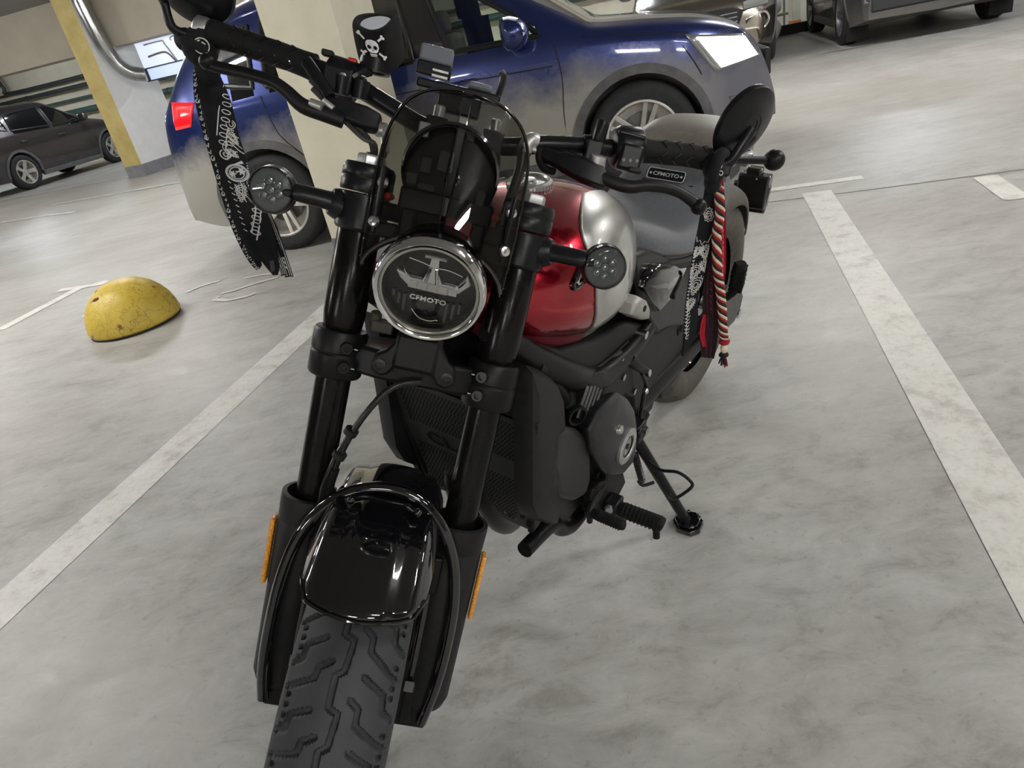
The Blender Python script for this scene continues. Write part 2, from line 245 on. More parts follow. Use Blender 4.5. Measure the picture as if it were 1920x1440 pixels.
# ---------------- pillars ----------------
M['pillar_cream']=worn('pillar_cream_paint',(.70,.66,.52),.6,.05,5)
m=mat('pillar_yellow_paint',(.46,.36,.12),.6); M['pillar_yellow']=m
setc(m,ramp(m,noise_fac(m,4,5),[(.3,(.40,.31,.10)),(.7,(.52,.42,.17))]))
M['pillar_white']=worn('pillar_white_paint',(.74,.74,.74),.6,.04,5)
M['skirting']=worn('skirting_paint',(.20,.20,.22),.6,.12,9)
def pillar(x0,x1,y0,y1,mf,ms,label):
    c=A((x0+x1)/2,(y0+y1)/2,0); r=empty('pillar',loc=c); tag(r,label,'pillar')
    def P_(x,y,z): return A(x,y,z)-c
    mb=MB()
    for (a,b,k) in (((x0,y0),(x1,y0),0),((x1,y0),(x1,y1),1),((x1,y1),(x0,y1),0),((x0,y1),(x0,y0),1)):
        mb.k=k; mb.add([P_(*a,.2),P_(*b,.2),P_(*b,ZC-.005),P_(*a,ZC-.005)],[(0,1,2,3)])
    mb.k=0; mb.add([P_(x0,y0,.2),P_(x1,y0,.2),P_(x1,y1,.2),P_(x0,y1,.2)],[(0,1,2,3)]); mb.add([P_(x0,y0,ZC-.005),P_(x1,y0,ZC-.005),P_(x1,y1,ZC-.005),P_(x0,y1,ZC-.005)],[(0,1,2,3)])
    build('shaft',mb,[mf,ms],r,smooth=False)
    mb=MB(); mb.add([P_(x,y,z) for x in(x0-.004,x1+.004) for y in(y0-.004,y1+.004) for z in(.002,.205)],[(0,1,3,2),(4,6,7,5),(0,4,5,1),(2,3,7,6),(0,2,6,4),(1,5,7,3)])
    build('skirting',mb,M['skirting'],r,smooth=False); return r
pillar(-2.24,-1.81,3.76,4.30,M['pillar_cream'],M['pillar_cream'],'square cream painted concrete pillar beside the blue car, behind the handlebar')
pillar(-10.21,-9.82,10.95,12.25,M['pillar_yellow'],M['pillar_white'],'pillar with yellow front and white side, beside the parked grey car')
# ---------------- ceiling lamps ----------------
def lamp(x,y,z=ZC-.12,mt='lamp_warm',along=0,ln=1.25,label=None,wd=.13):
    c=A(x,y,z); r=empty('ceiling_lamp' if z>2.5 else 'wall_lamp',loc=c,rz=-BAY+along); tag(r,label,'lamp','tube lamps along the garage')
    build('housing',MB().box((0,0,.035),(ln,wd,.05)),M['lamp_body'],r,bevel=.006,smooth=False)
    build('diffuser',MB().lathe([(.02,0),(wd*.40,.01),(wd*.40,ln-.09),(.02,ln-.08)],(-ln/2+.04,0,0),(1,0,0),12),M[mt],r)
    build('suspension',MB().cyl((-ln*.3,0,.05),(-ln*.3,0,ZC-z),.006).cyl((ln*.3,0,.05),(ln*.3,0,ZC-z),.006),M['lamp_body'],r)
    return r
ORD=['leftmost','second from the left','third from the left','fourth from the left','fifth from the left','sixth from the left','seventh from the left','eighth from the left']
def lamp_row(xs,y,z,where,mt='lamp_warm'):
    for i,x in enumerate(xs): lamp(x,y if isinstance(y,(int,float)) else y[i],z if isinstance(z,(int,float)) else z[i],mt,label='tube lamp %s, %s'%(where,ORD[i]))
Zl=ZC-.12
lamp_row((-6.4,2.7,4.6),(-1.0,-2.0,-.6),Zl,'over the near bays ahead of the motorcycle')
lamp_row((-6.8,-4.6,2.9),2.4,Zl,'over the bays beside the motorcycle')
lamp_row((-16,-12,-7.5,-4.5,-1.5,1.5,4.5,7.5),7.6,Zl,'over the lane behind the blue car')
lamp_row((-3.4,1.2,4.2),-6.2,Zl,'over the lane nearest the front wall')
lamp_row((-16.6,-12.6,-6.0,-1.5,3.5),14.1,(2.3,2.75,2.75,2.75,2.75),'with cool light over the far bays','lamp_cool')
# ---------------- pipes on the far wall ----------------
def pipe(pts,r,mt,label,name='pipe'):
    P_=[A(*p) for p in pts]; c=P_[0]; o=build(name,MB().tube(P_,r,12,4),M[mt],loc=c); tag(o,label,'pipe'); return o
def bracket_run(x0,x1,z,r,mt,label,y=16.72):
    c=A(x0,y,z); o=empty('pipe',loc=c); tag(o,label,'pipe')
    build('pipe_run',MB().tube([A(x0,y,z)-c,A((x0+x1)/2,y,z)-c,A(x1,y,z)-c],r,12,1),M[mt],o)
    x=x0+1
    while x<x1: build('clamp',MB().lathe([(r+.008,-.02),(r+.008,.02)],A(x,y,z)-c,A(1,0,0),12),M['pipe_black'],o); build('bracket',MB().box(A(x,y+.09,z)-c,(.03,.16,.03)),M['pipe_black'],o); x+=2.2
bracket_run(-23,10,1.32,.075,'pipe_green','thick green pipe, the lowest painted run along the far wall')
bracket_run(-23,10,1.62,.035,'pipe_green','thin green pipe just above the thick green one on the far wall')
bracket_run(-23,-11,1.9,.05,'pipe_black','dark pipe along the far wall above the grey car',16.6)
bracket_run(-23,-14.9,2.08,.03,'pipe_black','thin dark pipe, topmost of the straight runs above the grey car')
pipe([(-18.3,16.6,2.6),(-18.2,16.6,2.25),(-18.0,16.6,2.1),(-15.2,16.6,2.1)],.05,'pipe_black','black pipe dropping from the ceiling and bending level at the left')
pipe([(-9.68,11.0,2.96),(-9.68,11.02,2.64),(-9.67,11.06,2.25),(-9.65,11.12,2.0),(-9.60,11.18,1.80),(-9.50,11.28,1.66),(-9.35,11.4,1.60)],.115,'duct','fat metal duct curving down beside the white face of the far pillar','duct')
M['glazing']=mat('back_lit_glazing',(.5,.55,.65),.25,emit=(.72,.78,1),es=.60); M['glazing2']=mat('back_lit_glazing_blue',(.45,.52,.7),.25,emit=(.60,.72,1),es=.55)
gz=A(-9.5,11.64,1.5); gw=empty('lit_window_band',loc=gz,rz=-BAY); tag(gw,'cool lit window band hanging under the beam right of the yellow pillar','window band')
def gbox(nm,x0,x1,z0,z1,m,y0=-.02,y1=.02): return build(nm,MB().box(((x0+x1)/2,(y0+y1)/2,(z0+z1)/2),(x1-x0,y1-y0,z1-z0)),M[m],gw,smooth=False)
gbox('upper_pane',0,1.15,.20,.605,'glazing'); gbox('upper_pane',1.17,4.2,.20,.605,'glazing'); gbox('lower_pane',.05,1.55,.0,.18,'glazing2'); gbox('lower_pane',1.6,1.85,.0,.18,'glazing2'); gbox('lower_pane',1.9,4.2,.0,.18,'glazing2')
gbox('frame_bar',-.02,4.2,.18,.20,'pipe_black',-.04,.03); gbox('frame_bar',-.02,4.2,-.02,.0,'pipe_black',-.04,.03); gbox('frame_bar',1.555,1.585,0,.18,'pipe_black',-.03,.03); gbox('frame_bar',.0,.03,0,.19,'pipe_black',-.03,.03)
build('frame_loop',MB().tube([(1.0,-.04,.19),(.95,-.04,.42),(1.0,-.04,.47),(1.3,-.04,.48),(4.2,-.04,.50)],.018,8,3),M['pipe_black'],gw)
build('frame_loop',MB().tube([(.75,-.04,.19),(.62,-.04,.50),(.58,-.04,.55),(.2,-.04,.55)],.012,8,3),M['pipe_grey'],gw); build('frame_loop',MB().tube([(.78,-.04,.52),(.80,-.04,.57),(1.2,-.04,.58),(4.2,-.04,.60)],.010,8,3),M['pipe_grey'],gw)
build('frame_loop',MB().tube([(.2,-.04,.36),(.5,-.04,.38),(.62,-.04,.34),(.72,-.04,.2)],.016,8,3),M['skirting_early'],gw)
for i,(z,wd) in enumerate(((.62,'topmost'),(.50,'second from the top'),(.30,'the middle one'),(.18,'second from the floor'),(.05,'lowest'))):
    c=A(-12.65,16.55,z); o=build('wall_rail',aisle_box(MB(),-13.4,-11.9,16.5,16.6,z,z+.06),M['pipe_black'],smooth=False,loc=c)
    tag(o,'dark rail low on the far wall behind the blue car, %s'%wd,'rail','rails low on the far wall')
# ---------------- yellow parking dome ----------------
m=mat('dome_yellow_paint',(.6,.42,.05),.45); M['dome']=m
f=noise_fac(m,7,8,.7,dist=.8); v=N(m,'ShaderNodeTexVoronoi',feature='DISTANCE_TO_EDGE'); v.inputs['Scale'].default_value=13
tc=N(m,'ShaderNodeTexCoord'); nz=N(m,'ShaderNodeTexNoise'); nz.inputs['Scale'].default_value=9; nz.inputs['Detail'].default_value=6; L(m,tc.outputs['Object'],nz.inputs['Vector'])
mxv=N(m,'ShaderNodeMix',data_type='RGBA',blend_type='ADD'); mxv.inputs[0].default_value=.18; L(m,tc.outputs['Object'],mxv.inputs[6]); L(m,nz.outputs['Color'],mxv.inputs[7]); L(m,mxv.outputs[2],v.inputs['Vector'])
c=ramp(m,f,[(.3,(.38,.27,.045)),(.42,(.60,.43,.06)),(.68,(.72,.53,.09))])
c=mix(m,ramp(m,v.outputs['Distance'],[(0,(.75,.75,.75)),(.022,(0,0,0))]),c,(.20,.14,.04))
sx=N(m,'ShaderNodeSeparateXYZ'); L(m,tc.outputs['Object'],sx.inputs[0])
f7=noise_fac(m,14,5,.6)
c=mix(m,ramp(m,f7,[(.60,(0,0,0)),(.66,(1,1,1))]),c,(.22,.10,.05))
setc(m,c); bump(m,v.outputs['Distance'],.3,.01)
M['rim_dark']=mat('dark_footing',(.02,.02,.02),.8)
dc=Vector((-2.16,4.10,0)); dm=empty('parking_dome',loc=dc); tag(dm,'weathered yellow concrete dome with cracked paint, on the floor left of the motorcycle','bollard')
prof=[(.262,0.0),(.268,.02),(.262,.06),(.245,.115),(.215,.165),(.175,.21),(.125,.245),(.07,.262),(.001,.268)]
build('dome',MB().lathe(prof,(0,0,.014),(0,0,1),48),M['dome'],dm,angle=80)
build('footing',MB().lathe([(.255,0),(.262,.004),(.262,.016),(.25,.02)],(0,0,0),(0,0,1),48),M['rim_dark'],dm)
build('rust_patch',MB().sphere((-.07,-.135,.225),.028,12,8,(1.3,.8,.5)),mat('exposed_rust',(.16,.055,.035),.9),dm)

# ================= CARS =================
def paint(name,col,rough=.3,dirt=None,metal=.5):
    m=mat(name,col,rough,metal,1.0,.04); 
    if dirt:
        tc=N(m,'ShaderNodeTexCoord'); s=N(m,'ShaderNodeSeparateXYZ'); L(m,tc.outputs['Object'],s.inputs[0])
        f=noise_fac(m,2.2,7,.65,(1,1,1.2)); a=N(m,'ShaderNodeMath',operation='MULTIPLY_ADD'); a.inputs[1].default_value=-.55; a.inputs[2].default_value=dirt[1]+.27; L(m,f,a.inputs[0])
        d=N(m,'ShaderNodeMath',operation='SUBTRACT'); L(m,a.outputs[0],d.inputs[0]); L(m,s.outputs[2],d.inputs[1])
        q=N(m,'ShaderNodeMapRange'); q.inputs['From Min'].default_value=-.12; q.inputs['From Max'].default_value=.14; L(m,d.outputs[0],q.inputs[0])
        k=N(m,'ShaderNodeMath',operation='MULTIPLY'); k.inputs[1].default_value=dirt[2]; fr=N(m,'ShaderNodeMapRange'); fr.inputs['From Min'].default_value=1.50; fr.inputs['From Max'].default_value=1.85; fr.inputs['To Min'].default_value=dirt[2]; fr.inputs['To Max'].default_value=dirt[2]*.42; L(m,s.outputs[0],fr.inputs[0]); L(m,fr.outputs[0],k.inputs[1]); L(m,q.outputs[0],k.inputs[0])
        b=m.node_tree.nodes['Principled BSDF']; out=m.node_tree.nodes['Material Output']
        d2=N(m,'ShaderNodeBsdfPrincipled'); d2.inputs['Base Color'].default_value=(*dirt[0],1); d2.inputs['Roughness'].default_value=.85; d2.inputs['Specular IOR Level'].default_value=.2
        mx=N(m,'ShaderNodeMixShader'); L(m,k.outputs[0],mx.inputs[0]); L(m,b.outputs[0],mx.inputs[1]); L(m,d2.outputs[0],mx.inputs[2]); L(m,mx.outputs[0],out.inputs[0])
    return m
M['tyre']=worn('tyre_rubber',(.022,.022,.024),.75,.3,40)
M['alloy']=worn('alloy_rim',(.56,.54,.50),.38,.1,20,metal=.6)
M['alloy_dark']=worn('grey_rim',(.25,.25,.27),.35,.1,20,metal=.6)
M['cladding']=worn('wheel_arch_plastic',(.10,.10,.10),.6,.25,12)
M['under']=mat('underbody_black',(.008,.008,.008),.9)
M['trimblk']=mat('window_trim_black',(.015,.015,.016),.35)
M['chrome']=mat('chrome',(.75,.75,.76),.08,1)
M['disc_steel']=mat('brake_disc_steel',(.14,.14,.14),.4,.8)
def glassmat(name,tint,refl=.5,rough=.02):
    m=bpy.data.materials.new(name); m.use_nodes=True; nt=m.node_tree; nt.nodes.clear()
    o=N(m,'ShaderNodeOutputMaterial'); t=N(m,'ShaderNodeBsdfTransparent'); t.inputs[0].default_value=(*tint,1)
    g=N(m,'ShaderNodeBsdfGlossy'); g.inputs['Roughness'].default_value=rough; fr=N(m,'ShaderNodeFresnel'); fr.inputs[0].default_value=1.5
    x=N(m,'ShaderNodeMixShader'); L(m,fr.outputs[0],x.inputs[0]); L(m,t.outputs[0],x.inputs[1]); L(m,g.outputs[0],x.inputs[2]); L(m,x.outputs[0],o.inputs[0]); return m
M['glass_clear']=glassmat('window_glass',(.80,.86,.80))
M['glass_dark']=glassmat('tinted_window_glass',(.16,.17,.16))
M['glass_black']=mat('blackened_glass',(.006,.006,.007),.06,0,.3)
M['amber']=mat('amber_lens',(.9,.35,.02),.25,coat=1)
M['red_lens']=mat('red_lens',(.75,.01,.015),.15,coat=1,emit=(1,.02,.03),es=.25)
M['headlight_on']=mat('headlight_lit',(1,1,1),.3,emit=(.95,1,.97),es=9)
M['headlight_clear']=mat('headlight_clear',(.45,.46,.46),.12,.7,1)
M['seat_cloth']=mat('car_interior',(.05,.05,.05),.8)
def interp(pts,x):
    if x<=pts[0][0]: return pts[0][1]
    for (a,b),(c,d) in zip(pts,pts[1:]):
        if x<=c:
            t=(x-a)/(c-a) if c>a else 1; return b+(d-b)*t
    return pts[-1][1]
def smooth_pts(pts,n=6):
    q=[]
    for i in range(len(pts)-1):
        p0,p1,p2,p3=[Vector(pts[j]) for j in (max(i-1,0),i,i+1,min(i+2,len(pts)-1))]
        for k in range(n):
            t=k/n; l=p1.lerp(p2,t); c=.5*((2*p1)+(p2-p0)*t+(2*p0-5*p1+4*p2-p3)*t*t+(3*p1-p0-3*p2+p3)*t**3); v=l.lerp(c,.8); q.append((v.x,v.y))
    q.append(tuple(pts[-1])); q.sort(); return q
def inside(p,poly):
    x,y=p; r=False
    for (a,b),(c,d) in zip(poly,poly[1:]+poly[:1]):
        if (b>y)!=(d>y) and x<(c-a)*(y-b)/(d-b)+a: r=not r
    return r
def wheel(root,x,side,Rw,rr,yo,style,rim,name='wheel'):
    # side=-1: right hand side; yo = outer face |y|
    wd=.22; ax=(0,side,0); yi=(yo-wd)
    t=build(name,MB().lathe([(rr,0),(Rw-.03,.0),(Rw-.008,.018),(Rw,.04),(Rw,wd-.04),(Rw-.008,wd-.018),(Rw-.03,wd),(rr+.05,wd+.004),(rr,wd-.008)],(x,side*yi,Rw),ax,48,cap=False),M['tyre'],root)
    mb=MB(); mb.lathe([(rr+.002,.01),(rr+.004,wd-.005),(rr-.012,wd-.004),(rr-.02,wd-.03),(rr-.022,.06),(.02,.06)],(x,side*yi,Rw),ax,48,cap=False)
    n=style; fz=Vector((0,side,0))
    for i in range(n):
        base=2*PI*(i+.5)/n if n>6 else 2*PI*i/n
        angs=[base] if n<=6 else [base+(.16 if i%2 else -.16)]
        for a in angs:
            d=Vector((math.cos(a),0,math.sin(a))); a0=base+(-.05 if (n>6 and i%2) else (.05 if n>6 else 0)); d0=Vector((math.cos(a0),0,math.sin(a0))); tt=Vector((-math.sin(a),0,math.cos(a)))
            c0=Vector((x,side*(yi+wd-.055),Rw))+d0*.045; c1=Vector((x,side*(yi+wd-.012),Rw))+d*(rr-.006); w0,w1=(.016,.014) if n>6 else (.03,.045)
            mb.add([c0-tt*w0,c0+tt*w0,c1+tt*w1,c1-tt*w1,c0-tt*w0-fz*.03,c0+tt*w0-fz*.03,c1+tt*w1-fz*.03,c1-tt*w1-fz*.03],[(0,1,2,3),(7,6,5,4),(0,4,5,1),(1,5,6,2),(2,6,7,3),(3,7,4,0)])
    mb.lathe([(.075,0),(.075,.03),(.05,.038),(.001,.038)],(x,side*(yi+wd-.075),Rw),ax,24)
    build('rim',mb,rim,t,bevel=.003)
    build('brake_disc',MB().lathe([(.15,0),(.15,.02),(.06,.03)],(x,side*(yi+.09),Rw),ax,32),M['disc_steel'],t)
    mb=MB(); fy=side*(yi+wd-.034)
    for i in range(5):
        a=2*PI*i/5+.3; mb.cyl((x+.052*math.cos(a),side*(yi+wd-.05),Rw+.052*math.sin(a)),(x+.052*math.cos(a),side*(yi+wd-.032),Rw+.052*math.sin(a)),.007,8)
    build('wheel_bolts',mb,M['under'],t)
    return t,fy
def make_car(S,loc,heading,label,cat='car',name='car'):
    root=empty(name,loc=loc,rz=heading); tag(root,label,cat)
    hw,wb,Rw=S['w']/2,S['wb']/2,S['R']; xf,xr=wb+S['fo'],-wb-S['ro']; Ra=Rw+.045
    top=smooth_pts(S['top']); belt=S['belt']
    def W(x):
        if x>xf-.75: return hw*(1-.30*((x-xf+.75)/.75)**2.6)
        if x<xr+.6: return hw*(1-.20*((xr+.6-x)/.6)**2.6)
        return hw*(1-.0)
    def T_(x): return interp(top,x)
    def Bt(x): return min(interp(belt,x),T_(x)-.05*min(1,(T_(x)-.3)/.4))
    def ZB(x):
        z=.24+.12*max(0,(x-wb-.45)/.6)+.12*max(0,(-x-wb-.5)/.6); z=max(z,.22)
        for c in (wb,-wb):
            if abs(x-c)<Ra: z=max(z,Rw+math.sqrt(Ra*Ra-(x-c)**2))
        return z
    def side_y(x,z):  # body side below the belt
        b=Bt(x); t=max(0,min(1,(b-z)/(b-.2))); return W(x)*(.975+.03*math.sin(PI*min(1,t*1.15))-.035*max(0,t-.7)/.3)
    def up_pt(x,t):   # t 0..1 from belt to roof centre
        b,h=Bt(x),T_(x)-Bt(x); y0=side_y(x,b)*.992; g=min(1,h/.45); n=2/(3.2+1.8*g); a=t*PI/2
        z=b+h*math.sin(a)**n if t>0 else b; y=y0*max(math.cos(a),0)**n if t<1 else 0
        return y*(1-.20*g*((z-b)/h if h>1e-4 else 0)),z
    def surf(x,z):
        b=Bt(x)
        if z<=b: return side_y(x,z)
        lo,hi=0,1
        for _ in range(24):
            mid=(lo+hi)/2
            if up_pt(x,mid)[1]<z: lo=mid
            else: hi=mid
        return up_pt(x,lo)[0]
    xs=set()
    n=150
    for i in range(n+1): xs.add(round(xr+(xf-xr)*i/n,4))
    for c in (wb,-wb):
        for i in range(25): xs.add(round(c+Ra*math.cos(PI*i/24),4))
    for e in (.004,.012,.025,.04): xs.add(round(xf-e,4)); xs.add(round(xr+e,4))
    xs=sorted(xs); xs=[x for i,x in enumerate(xs) if i==0 or x-xs[i-1]>.003]
    NS,NU=12,26; rings=[]
    for x in xs:
        zb=ZB(x); b=max(Bt(x),zb+.02); ring=[(0,max(.22,min(zb,.3))),(side_y(x,zb)*.9,zb if zb>.4 else zb)]
        for i in range(NS): z=zb+(b-zb)*i/NS; ring.append((side_y(x,z),z))
        for i in range(NU+1): ring.append(up_pt(x,i/NU) if b==Bt(x) else (up_pt(x,i/NU)[0],max(b,up_pt(x,i/NU)[1])))
        rings.append(ring)
    wins=S['win']; wsx=S['ws']; rsx=S['rs']; nr=len(rings[0]); bodym=MB(); gl=[MB() for _ in wins for _s in (0,1)]; wsm,rwm=MB(),MB()
    for i in range(len(xs)-1):
        xm=(xs[i]+xs[i+1])/2
        for s in (1,-1):
            for k in range(nr-1):
                q=[(xs[i],s*rings[i][k][0],rings[i][k][1]),(xs[i+1],s*rings[i+1][k][0],rings[i+1][k][1]),(xs[i+1],s*rings[i+1][k+1][0],rings[i+1][k+1][1]),(xs[i],s*rings[i][k+1][0],rings[i][k+1][1])]
                zm=sum(p[2] for p in q)/4; ym=abs(sum(p[1] for p in q)/4); tgt=bodym
                if k>=NS+1:
                    h=T_(xm)-Bt(xm); edge=up_pt(xm,.40)[0]
                    if wsx[0]<xm<wsx[1] and ym<edge: tgt=wsm
                    elif rsx[0]<xm<rsx[1] and ym<edge-.03: tgt=rwm
                    else:
                        for j,(pl,_) in enumerate(wins):
                            if inside((xm,zm),pl) and ym>.45: tgt=gl[2*j+(s<0)]
                tgt.add(q,[(0,1,2,3) if s==1 else (3,2,1,0)])
    for (i,f) in ((0,1),(len(xs)-1,-1)):
        r=rings[i]; pts=[(xs[i],p[0],p[1]) for p in r]+[(xs[i],-p[0],p[1]) for p in r[-2:0:-1]]; bodym.add(pts,[tuple(range(len(pts)))])
    body=build('body',bodym,S['paint'],root,angle=28,recalc=True)
    gs=S['glass']
    build('windshield',wsm,M['glass_clear'] if S.get('wsclear',1) else gs[0],root,recalc=False); build('rear_window',rwm,gs[-1],root,recalc=False)
    for j,g in enumerate(gl):
        if g.f: build('side_window',g,wins[j//2][1],root,recalc=False)
    # window frames
    for s in S['sides']:
        for pl,_ in wins:
            P_=[];n=len(pl)
            for (a,b),(c,d) in zip(pl,pl[1:]+pl[:1]):
                for k in range(6): x=a+(c-a)*k/6; z=b+(d-b)*k/6; P_.append((x,s*(surf(x,z)+.002),z))
            P_.append(P_[0]); build('window_frame',MB().tube(P_,.017,8,1,ref=(0,1,0)),M['trimblk'],root)
    # arch cladding, sill, seams
    for s in S['sides']:
        for c in (wb,-wb):
            a,b2=[],[]
            for i in range(25):
                t=PI*i/24*1.08-.04*PI; x=c+math.cos(t)*Ra; z=Rw+math.sin(t)*Ra; x2=c+math.cos(t)*(Ra+.055); z2=Rw+math.sin(t)*(Ra+.055)
                a.append((x,s*(side_y(x,z)+.010),z)); b2.append((x2,s*(side_y(x2,z2)+.010),z2))
            mb=MB().strip(a,b2); mb.strip([(p[0],s*(abs(p[1])-.06),p[2]) for p in a],a); mb.strip(b2,[(p[0],s*(abs(p[1])-.03),p[2]) for p in b2])
            build('wheel_arch',mb,M['cladding'] if S.get('clad',1) else S['paint'],root)
            mb=MB(); Rl=Ra+.01; secs=[]
            for y in (hw-.30,hw-.035): secs.append([(c+Rl*math.cos(PI*i/16),s*y,Rw+Rl*math.sin(PI*i/16)) for i in range(17)])
            mb.strip(secs[0],secs[1]); o=secs[0]; mb.add(o,[tuple(range(17))]); build('wheel_well',mb,M['under'],root,recalc=False)
        mb=MB(); x0,x1=-wb+Ra+.03,wb-Ra-.03
        mb.prism([(x0,.2),(x1,.2),(x1,.30),(x0,.30)],(0,0,0),(1,0,0),(0,0,1),(0,s,0),hw*.90,hw*.985); build('sill',mb,M['cladding'],root,bevel=.01)
        for ln in S['seams']:
            P_=[(x,s*(surf(x,z)+.0005),z) for x,z in ln]; build('door_seam',MB().tube(P_,.0035,6,3),M['trimblk'],root)
        for x,z in S['handles']:
            y=side_y(x,z); build('door_handle',MB().tube([(x-.09,s*y,z),(x-.07,s*(y+.03),z+.005),(x+.07,s*(y+.03),z+.005),(x+.09,s*y,z)],.013,8,3),S['paint'],root)
        mx,mz=S['mirror']; y=surf(mx,mz)
        mr=build('side_mirror',MB().loft([[(mx+dx*k,s*(y+yy),mz+.06+dz*k) for dx,dz in ((.07,-.06),(.10,0),(.06,.07),(-.03,.085),(-.05,.06),(-.05,-.06),(0,-.085))] for yy,k in ((.04,.7),(.07,1.15),(.16,1.3),(.24,1.05),(.27,.5))]),S['paint'],root,sub=1)
        build('mirror_arm',MB().box((mx,s*(y+.03),mz+.005),(.09,.12,.03)),M['trimblk'],mr,bevel=.008)
        build('turn_signal',MB().loft([[(mx+.095,s*(y+.10),mz+.035),(mx+.110,s*(y+.10),mz+.05),(mx+.095,s*(y+.10),mz+.06)],[(mx+.085,s*(y+.25),mz+.038),(mx+.092,s*(y+.25),mz+.05),(mx+.085,s*(y+.25),mz+.058)]]),mat('pale_signal_lens',(.75,.72,.68),.2),mr)
        def patch(nm,c4,mm,off=.006,nu=12,nv=6,par=root):
            g=[]
            for i in range(nu+1):
                r=[]
                for j in range(nv+1):
                    u,v=i/nu,j/nv; x=(c4[0][0]*(1-u)+c4[1][0]*u)*(1-v)+(c4[3][0]*(1-u)+c4[2][0]*u)*v; z=(c4[0][1]*(1-u)+c4[1][1]*u)*(1-v)+(c4[3][1]*(1-u)+c4[2][1]*u)*v
                    x=min(max(x,xr+.002),xf-.002); r.append((x,s*(surf(x,z)+off),z))
                g.append(r)
            mb=MB(); 
            for i in range(nu): mb.strip(g[i],g[i+1])
            return build(nm,mb,mm,par,solid=.012)
        for nm,c4,mm in S['patches']: patch(nm,c4,mm,.011 if nm.startswith('lit') else .006)
        for x in (wb,-wb): S['wheelcb'](root,x,s)
    if S.get('allwheels',1):
        for s in (1,-1):
            if s not in S['sides']:
                for x in (wb,-wb): S['wheelcb'](root,x,s)
    build('underbody',MB().box((0,0,.30),(xf-xr-.9,hw*1.5,.12)).box((0,0,.45),(S['wb']-2*Ra-.1,hw*1.84,.34)),M['under'],root)
    # cabin
    build('dashboard',MB().box((S['ws'][1]-.45,0,.95),(.35,hw*1.5,.16)),M['seat_cloth'],root,bevel=.04)
    for sx_,sy in ((.05,.38),(.05,-.38),(-.85,.38),(-.85,-.38)):
        build('car_seat',MB().box((sx_-.15+S.get('sd',0),sy,.86),(.16,.48,.62)).box((sx_+.1+S.get('sd',0),sy,.58),(.5,.5,.16)).box((sx_-.18+S.get('sd',0),sy,1.25),(.1,.26,.18)),M['seat_cloth'],root,bevel=.05)
    return root,dict(surf=surf,T=T_,B=Bt,W=W,hw=hw,wb=wb,xf=xf,xr=xr,Ra=Ra,patch=None)
# ---- blue car crossing behind the motorcycle, headlights on
bluep=paint('metallic_blue_paint',(.014,.028,.135),.24,((.34,.325,.285),.78,.96))
def cb_blue(root,x,s):
    t,fy=wheel(root,x,s,.345,.235,.905,10,M['alloy'])
    if s==-1:   # hub emblem: V over W inside a ring
        mb=MB(); y=fy-.006; 
        mb.tube([(x+.034*math.cos(a*PI/12),y,.345+.034*math.sin(a*PI/12)) for a in range(25)],.003,6,1)
        def st(pts): mb.tube([(x+a,y,.345+b) for a,b in pts],.0028,6,1)
        st([(-.014,.030),(0,.004),(.014,.030)]); st([(-.029,.014),(-.014,-.028),(0,-.002),(.014,-.028),(.029,.014)])
        build('emblem',mb,M['chrome'],t)
P2=PI
wrx=.42
S_blue=dict(w=1.83,wb=2.604,R=.345,fo=.84,ro=.80,paint=bluep,
 top=[(-2.10,.60),(-2.075,.85),(-2.0,1.03),(-1.90,1.22),(-1.76,1.42),(-1.58,1.56),(-1.25,1.65),(-.8,1.69),(-.1,1.70),(.20,1.66),(.55,1.43),(.98,1.13),(1.08,1.075),(1.4,1.035),(1.7,.985),(1.90,.915),(2.01,.82),(2.08,.68),(2.12,.55),(2.142,.46)],
 belt=[(-2.2,1.02),(-1.2,1.06),(.8,1.03),(1.03,.985),(1.62,.895),(1.95,.82),(2.1,.64)],
 ws=(.26,1.06),rs=(-1.97,-1.72),glass=(M['glass_dark'],M['glass_dark']),sides=(-1,),
 win=[([(.17,1.065),(.75,1.05),(.60,1.19),(.38,1.34),(.12,1.50),(.06,1.51)],M['glass_clear']),([(-1.10,1.10),(-.06,1.07),(-.12,1.55),(-.75,1.55),(-1.05,1.50)],M['glass_dark']),([(-1.52,1.18),(-1.20,1.11),(-1.16,1.47),(-1.38,1.42)],M['glass_dark'])],
 seams=[[(.828,1.0),(.85,.8),(.83,.6),(.82,.40)],[(.05,1.05),(.04,.6),(.05,.33)],[(-1.15,1.05),(-1.10,.8),(-.95,.62),(-.85,.45),(-.84,.33)],[(1.58,.84),(1.64,.74),(1.68,.66)],[(-.9,.90),(0,.89),(.8,.87)],[(1.62,.90),(1.45,.93),(1.1,.98),(1.0,1.0)]],
 handles=[(.22,.88),(-.88,.90)],mirror=(.60,1.035),
 patches=[('pillar_trim',[(-.13,1.545),(.07,1.50),(.165,1.068),(-.05,1.073)],M['trimblk']),('headlight',[(1.60,.893),(1.965,.825),(2.045,.690),(1.76,.660)],M['headlight_clear']),('lit_headlight',[(1.665,.868),(1.95,.815),(2.03,.695),(1.80,.675)],M['headlight_on']),('fog_lamp_recess',[(1.84,.50),(2.08,.50),(2.08,.36),(1.88,.36)],M['cladding']),('tail_lamp',[(-1.86,1.13),(-1.66,1.10),(-1.73,.955),(-1.88,.95)],M['red_lens'])],
 wheelcb=cb_blue,clad=1)
hd=R(-14.2); t0=Vector((-1.368,5.097,0)); dx=Vector((math.cos(hd),math.sin(hd),0)); nn=Vector((-math.sin(hd),math.cos(hd),0))
bc=t0+dx*1.302+nn*.90
blue,SB=make_car(S_blue,bc,hd,'dirty metallic blue SUV with lit headlights and red tail lamp passing behind the pillar')
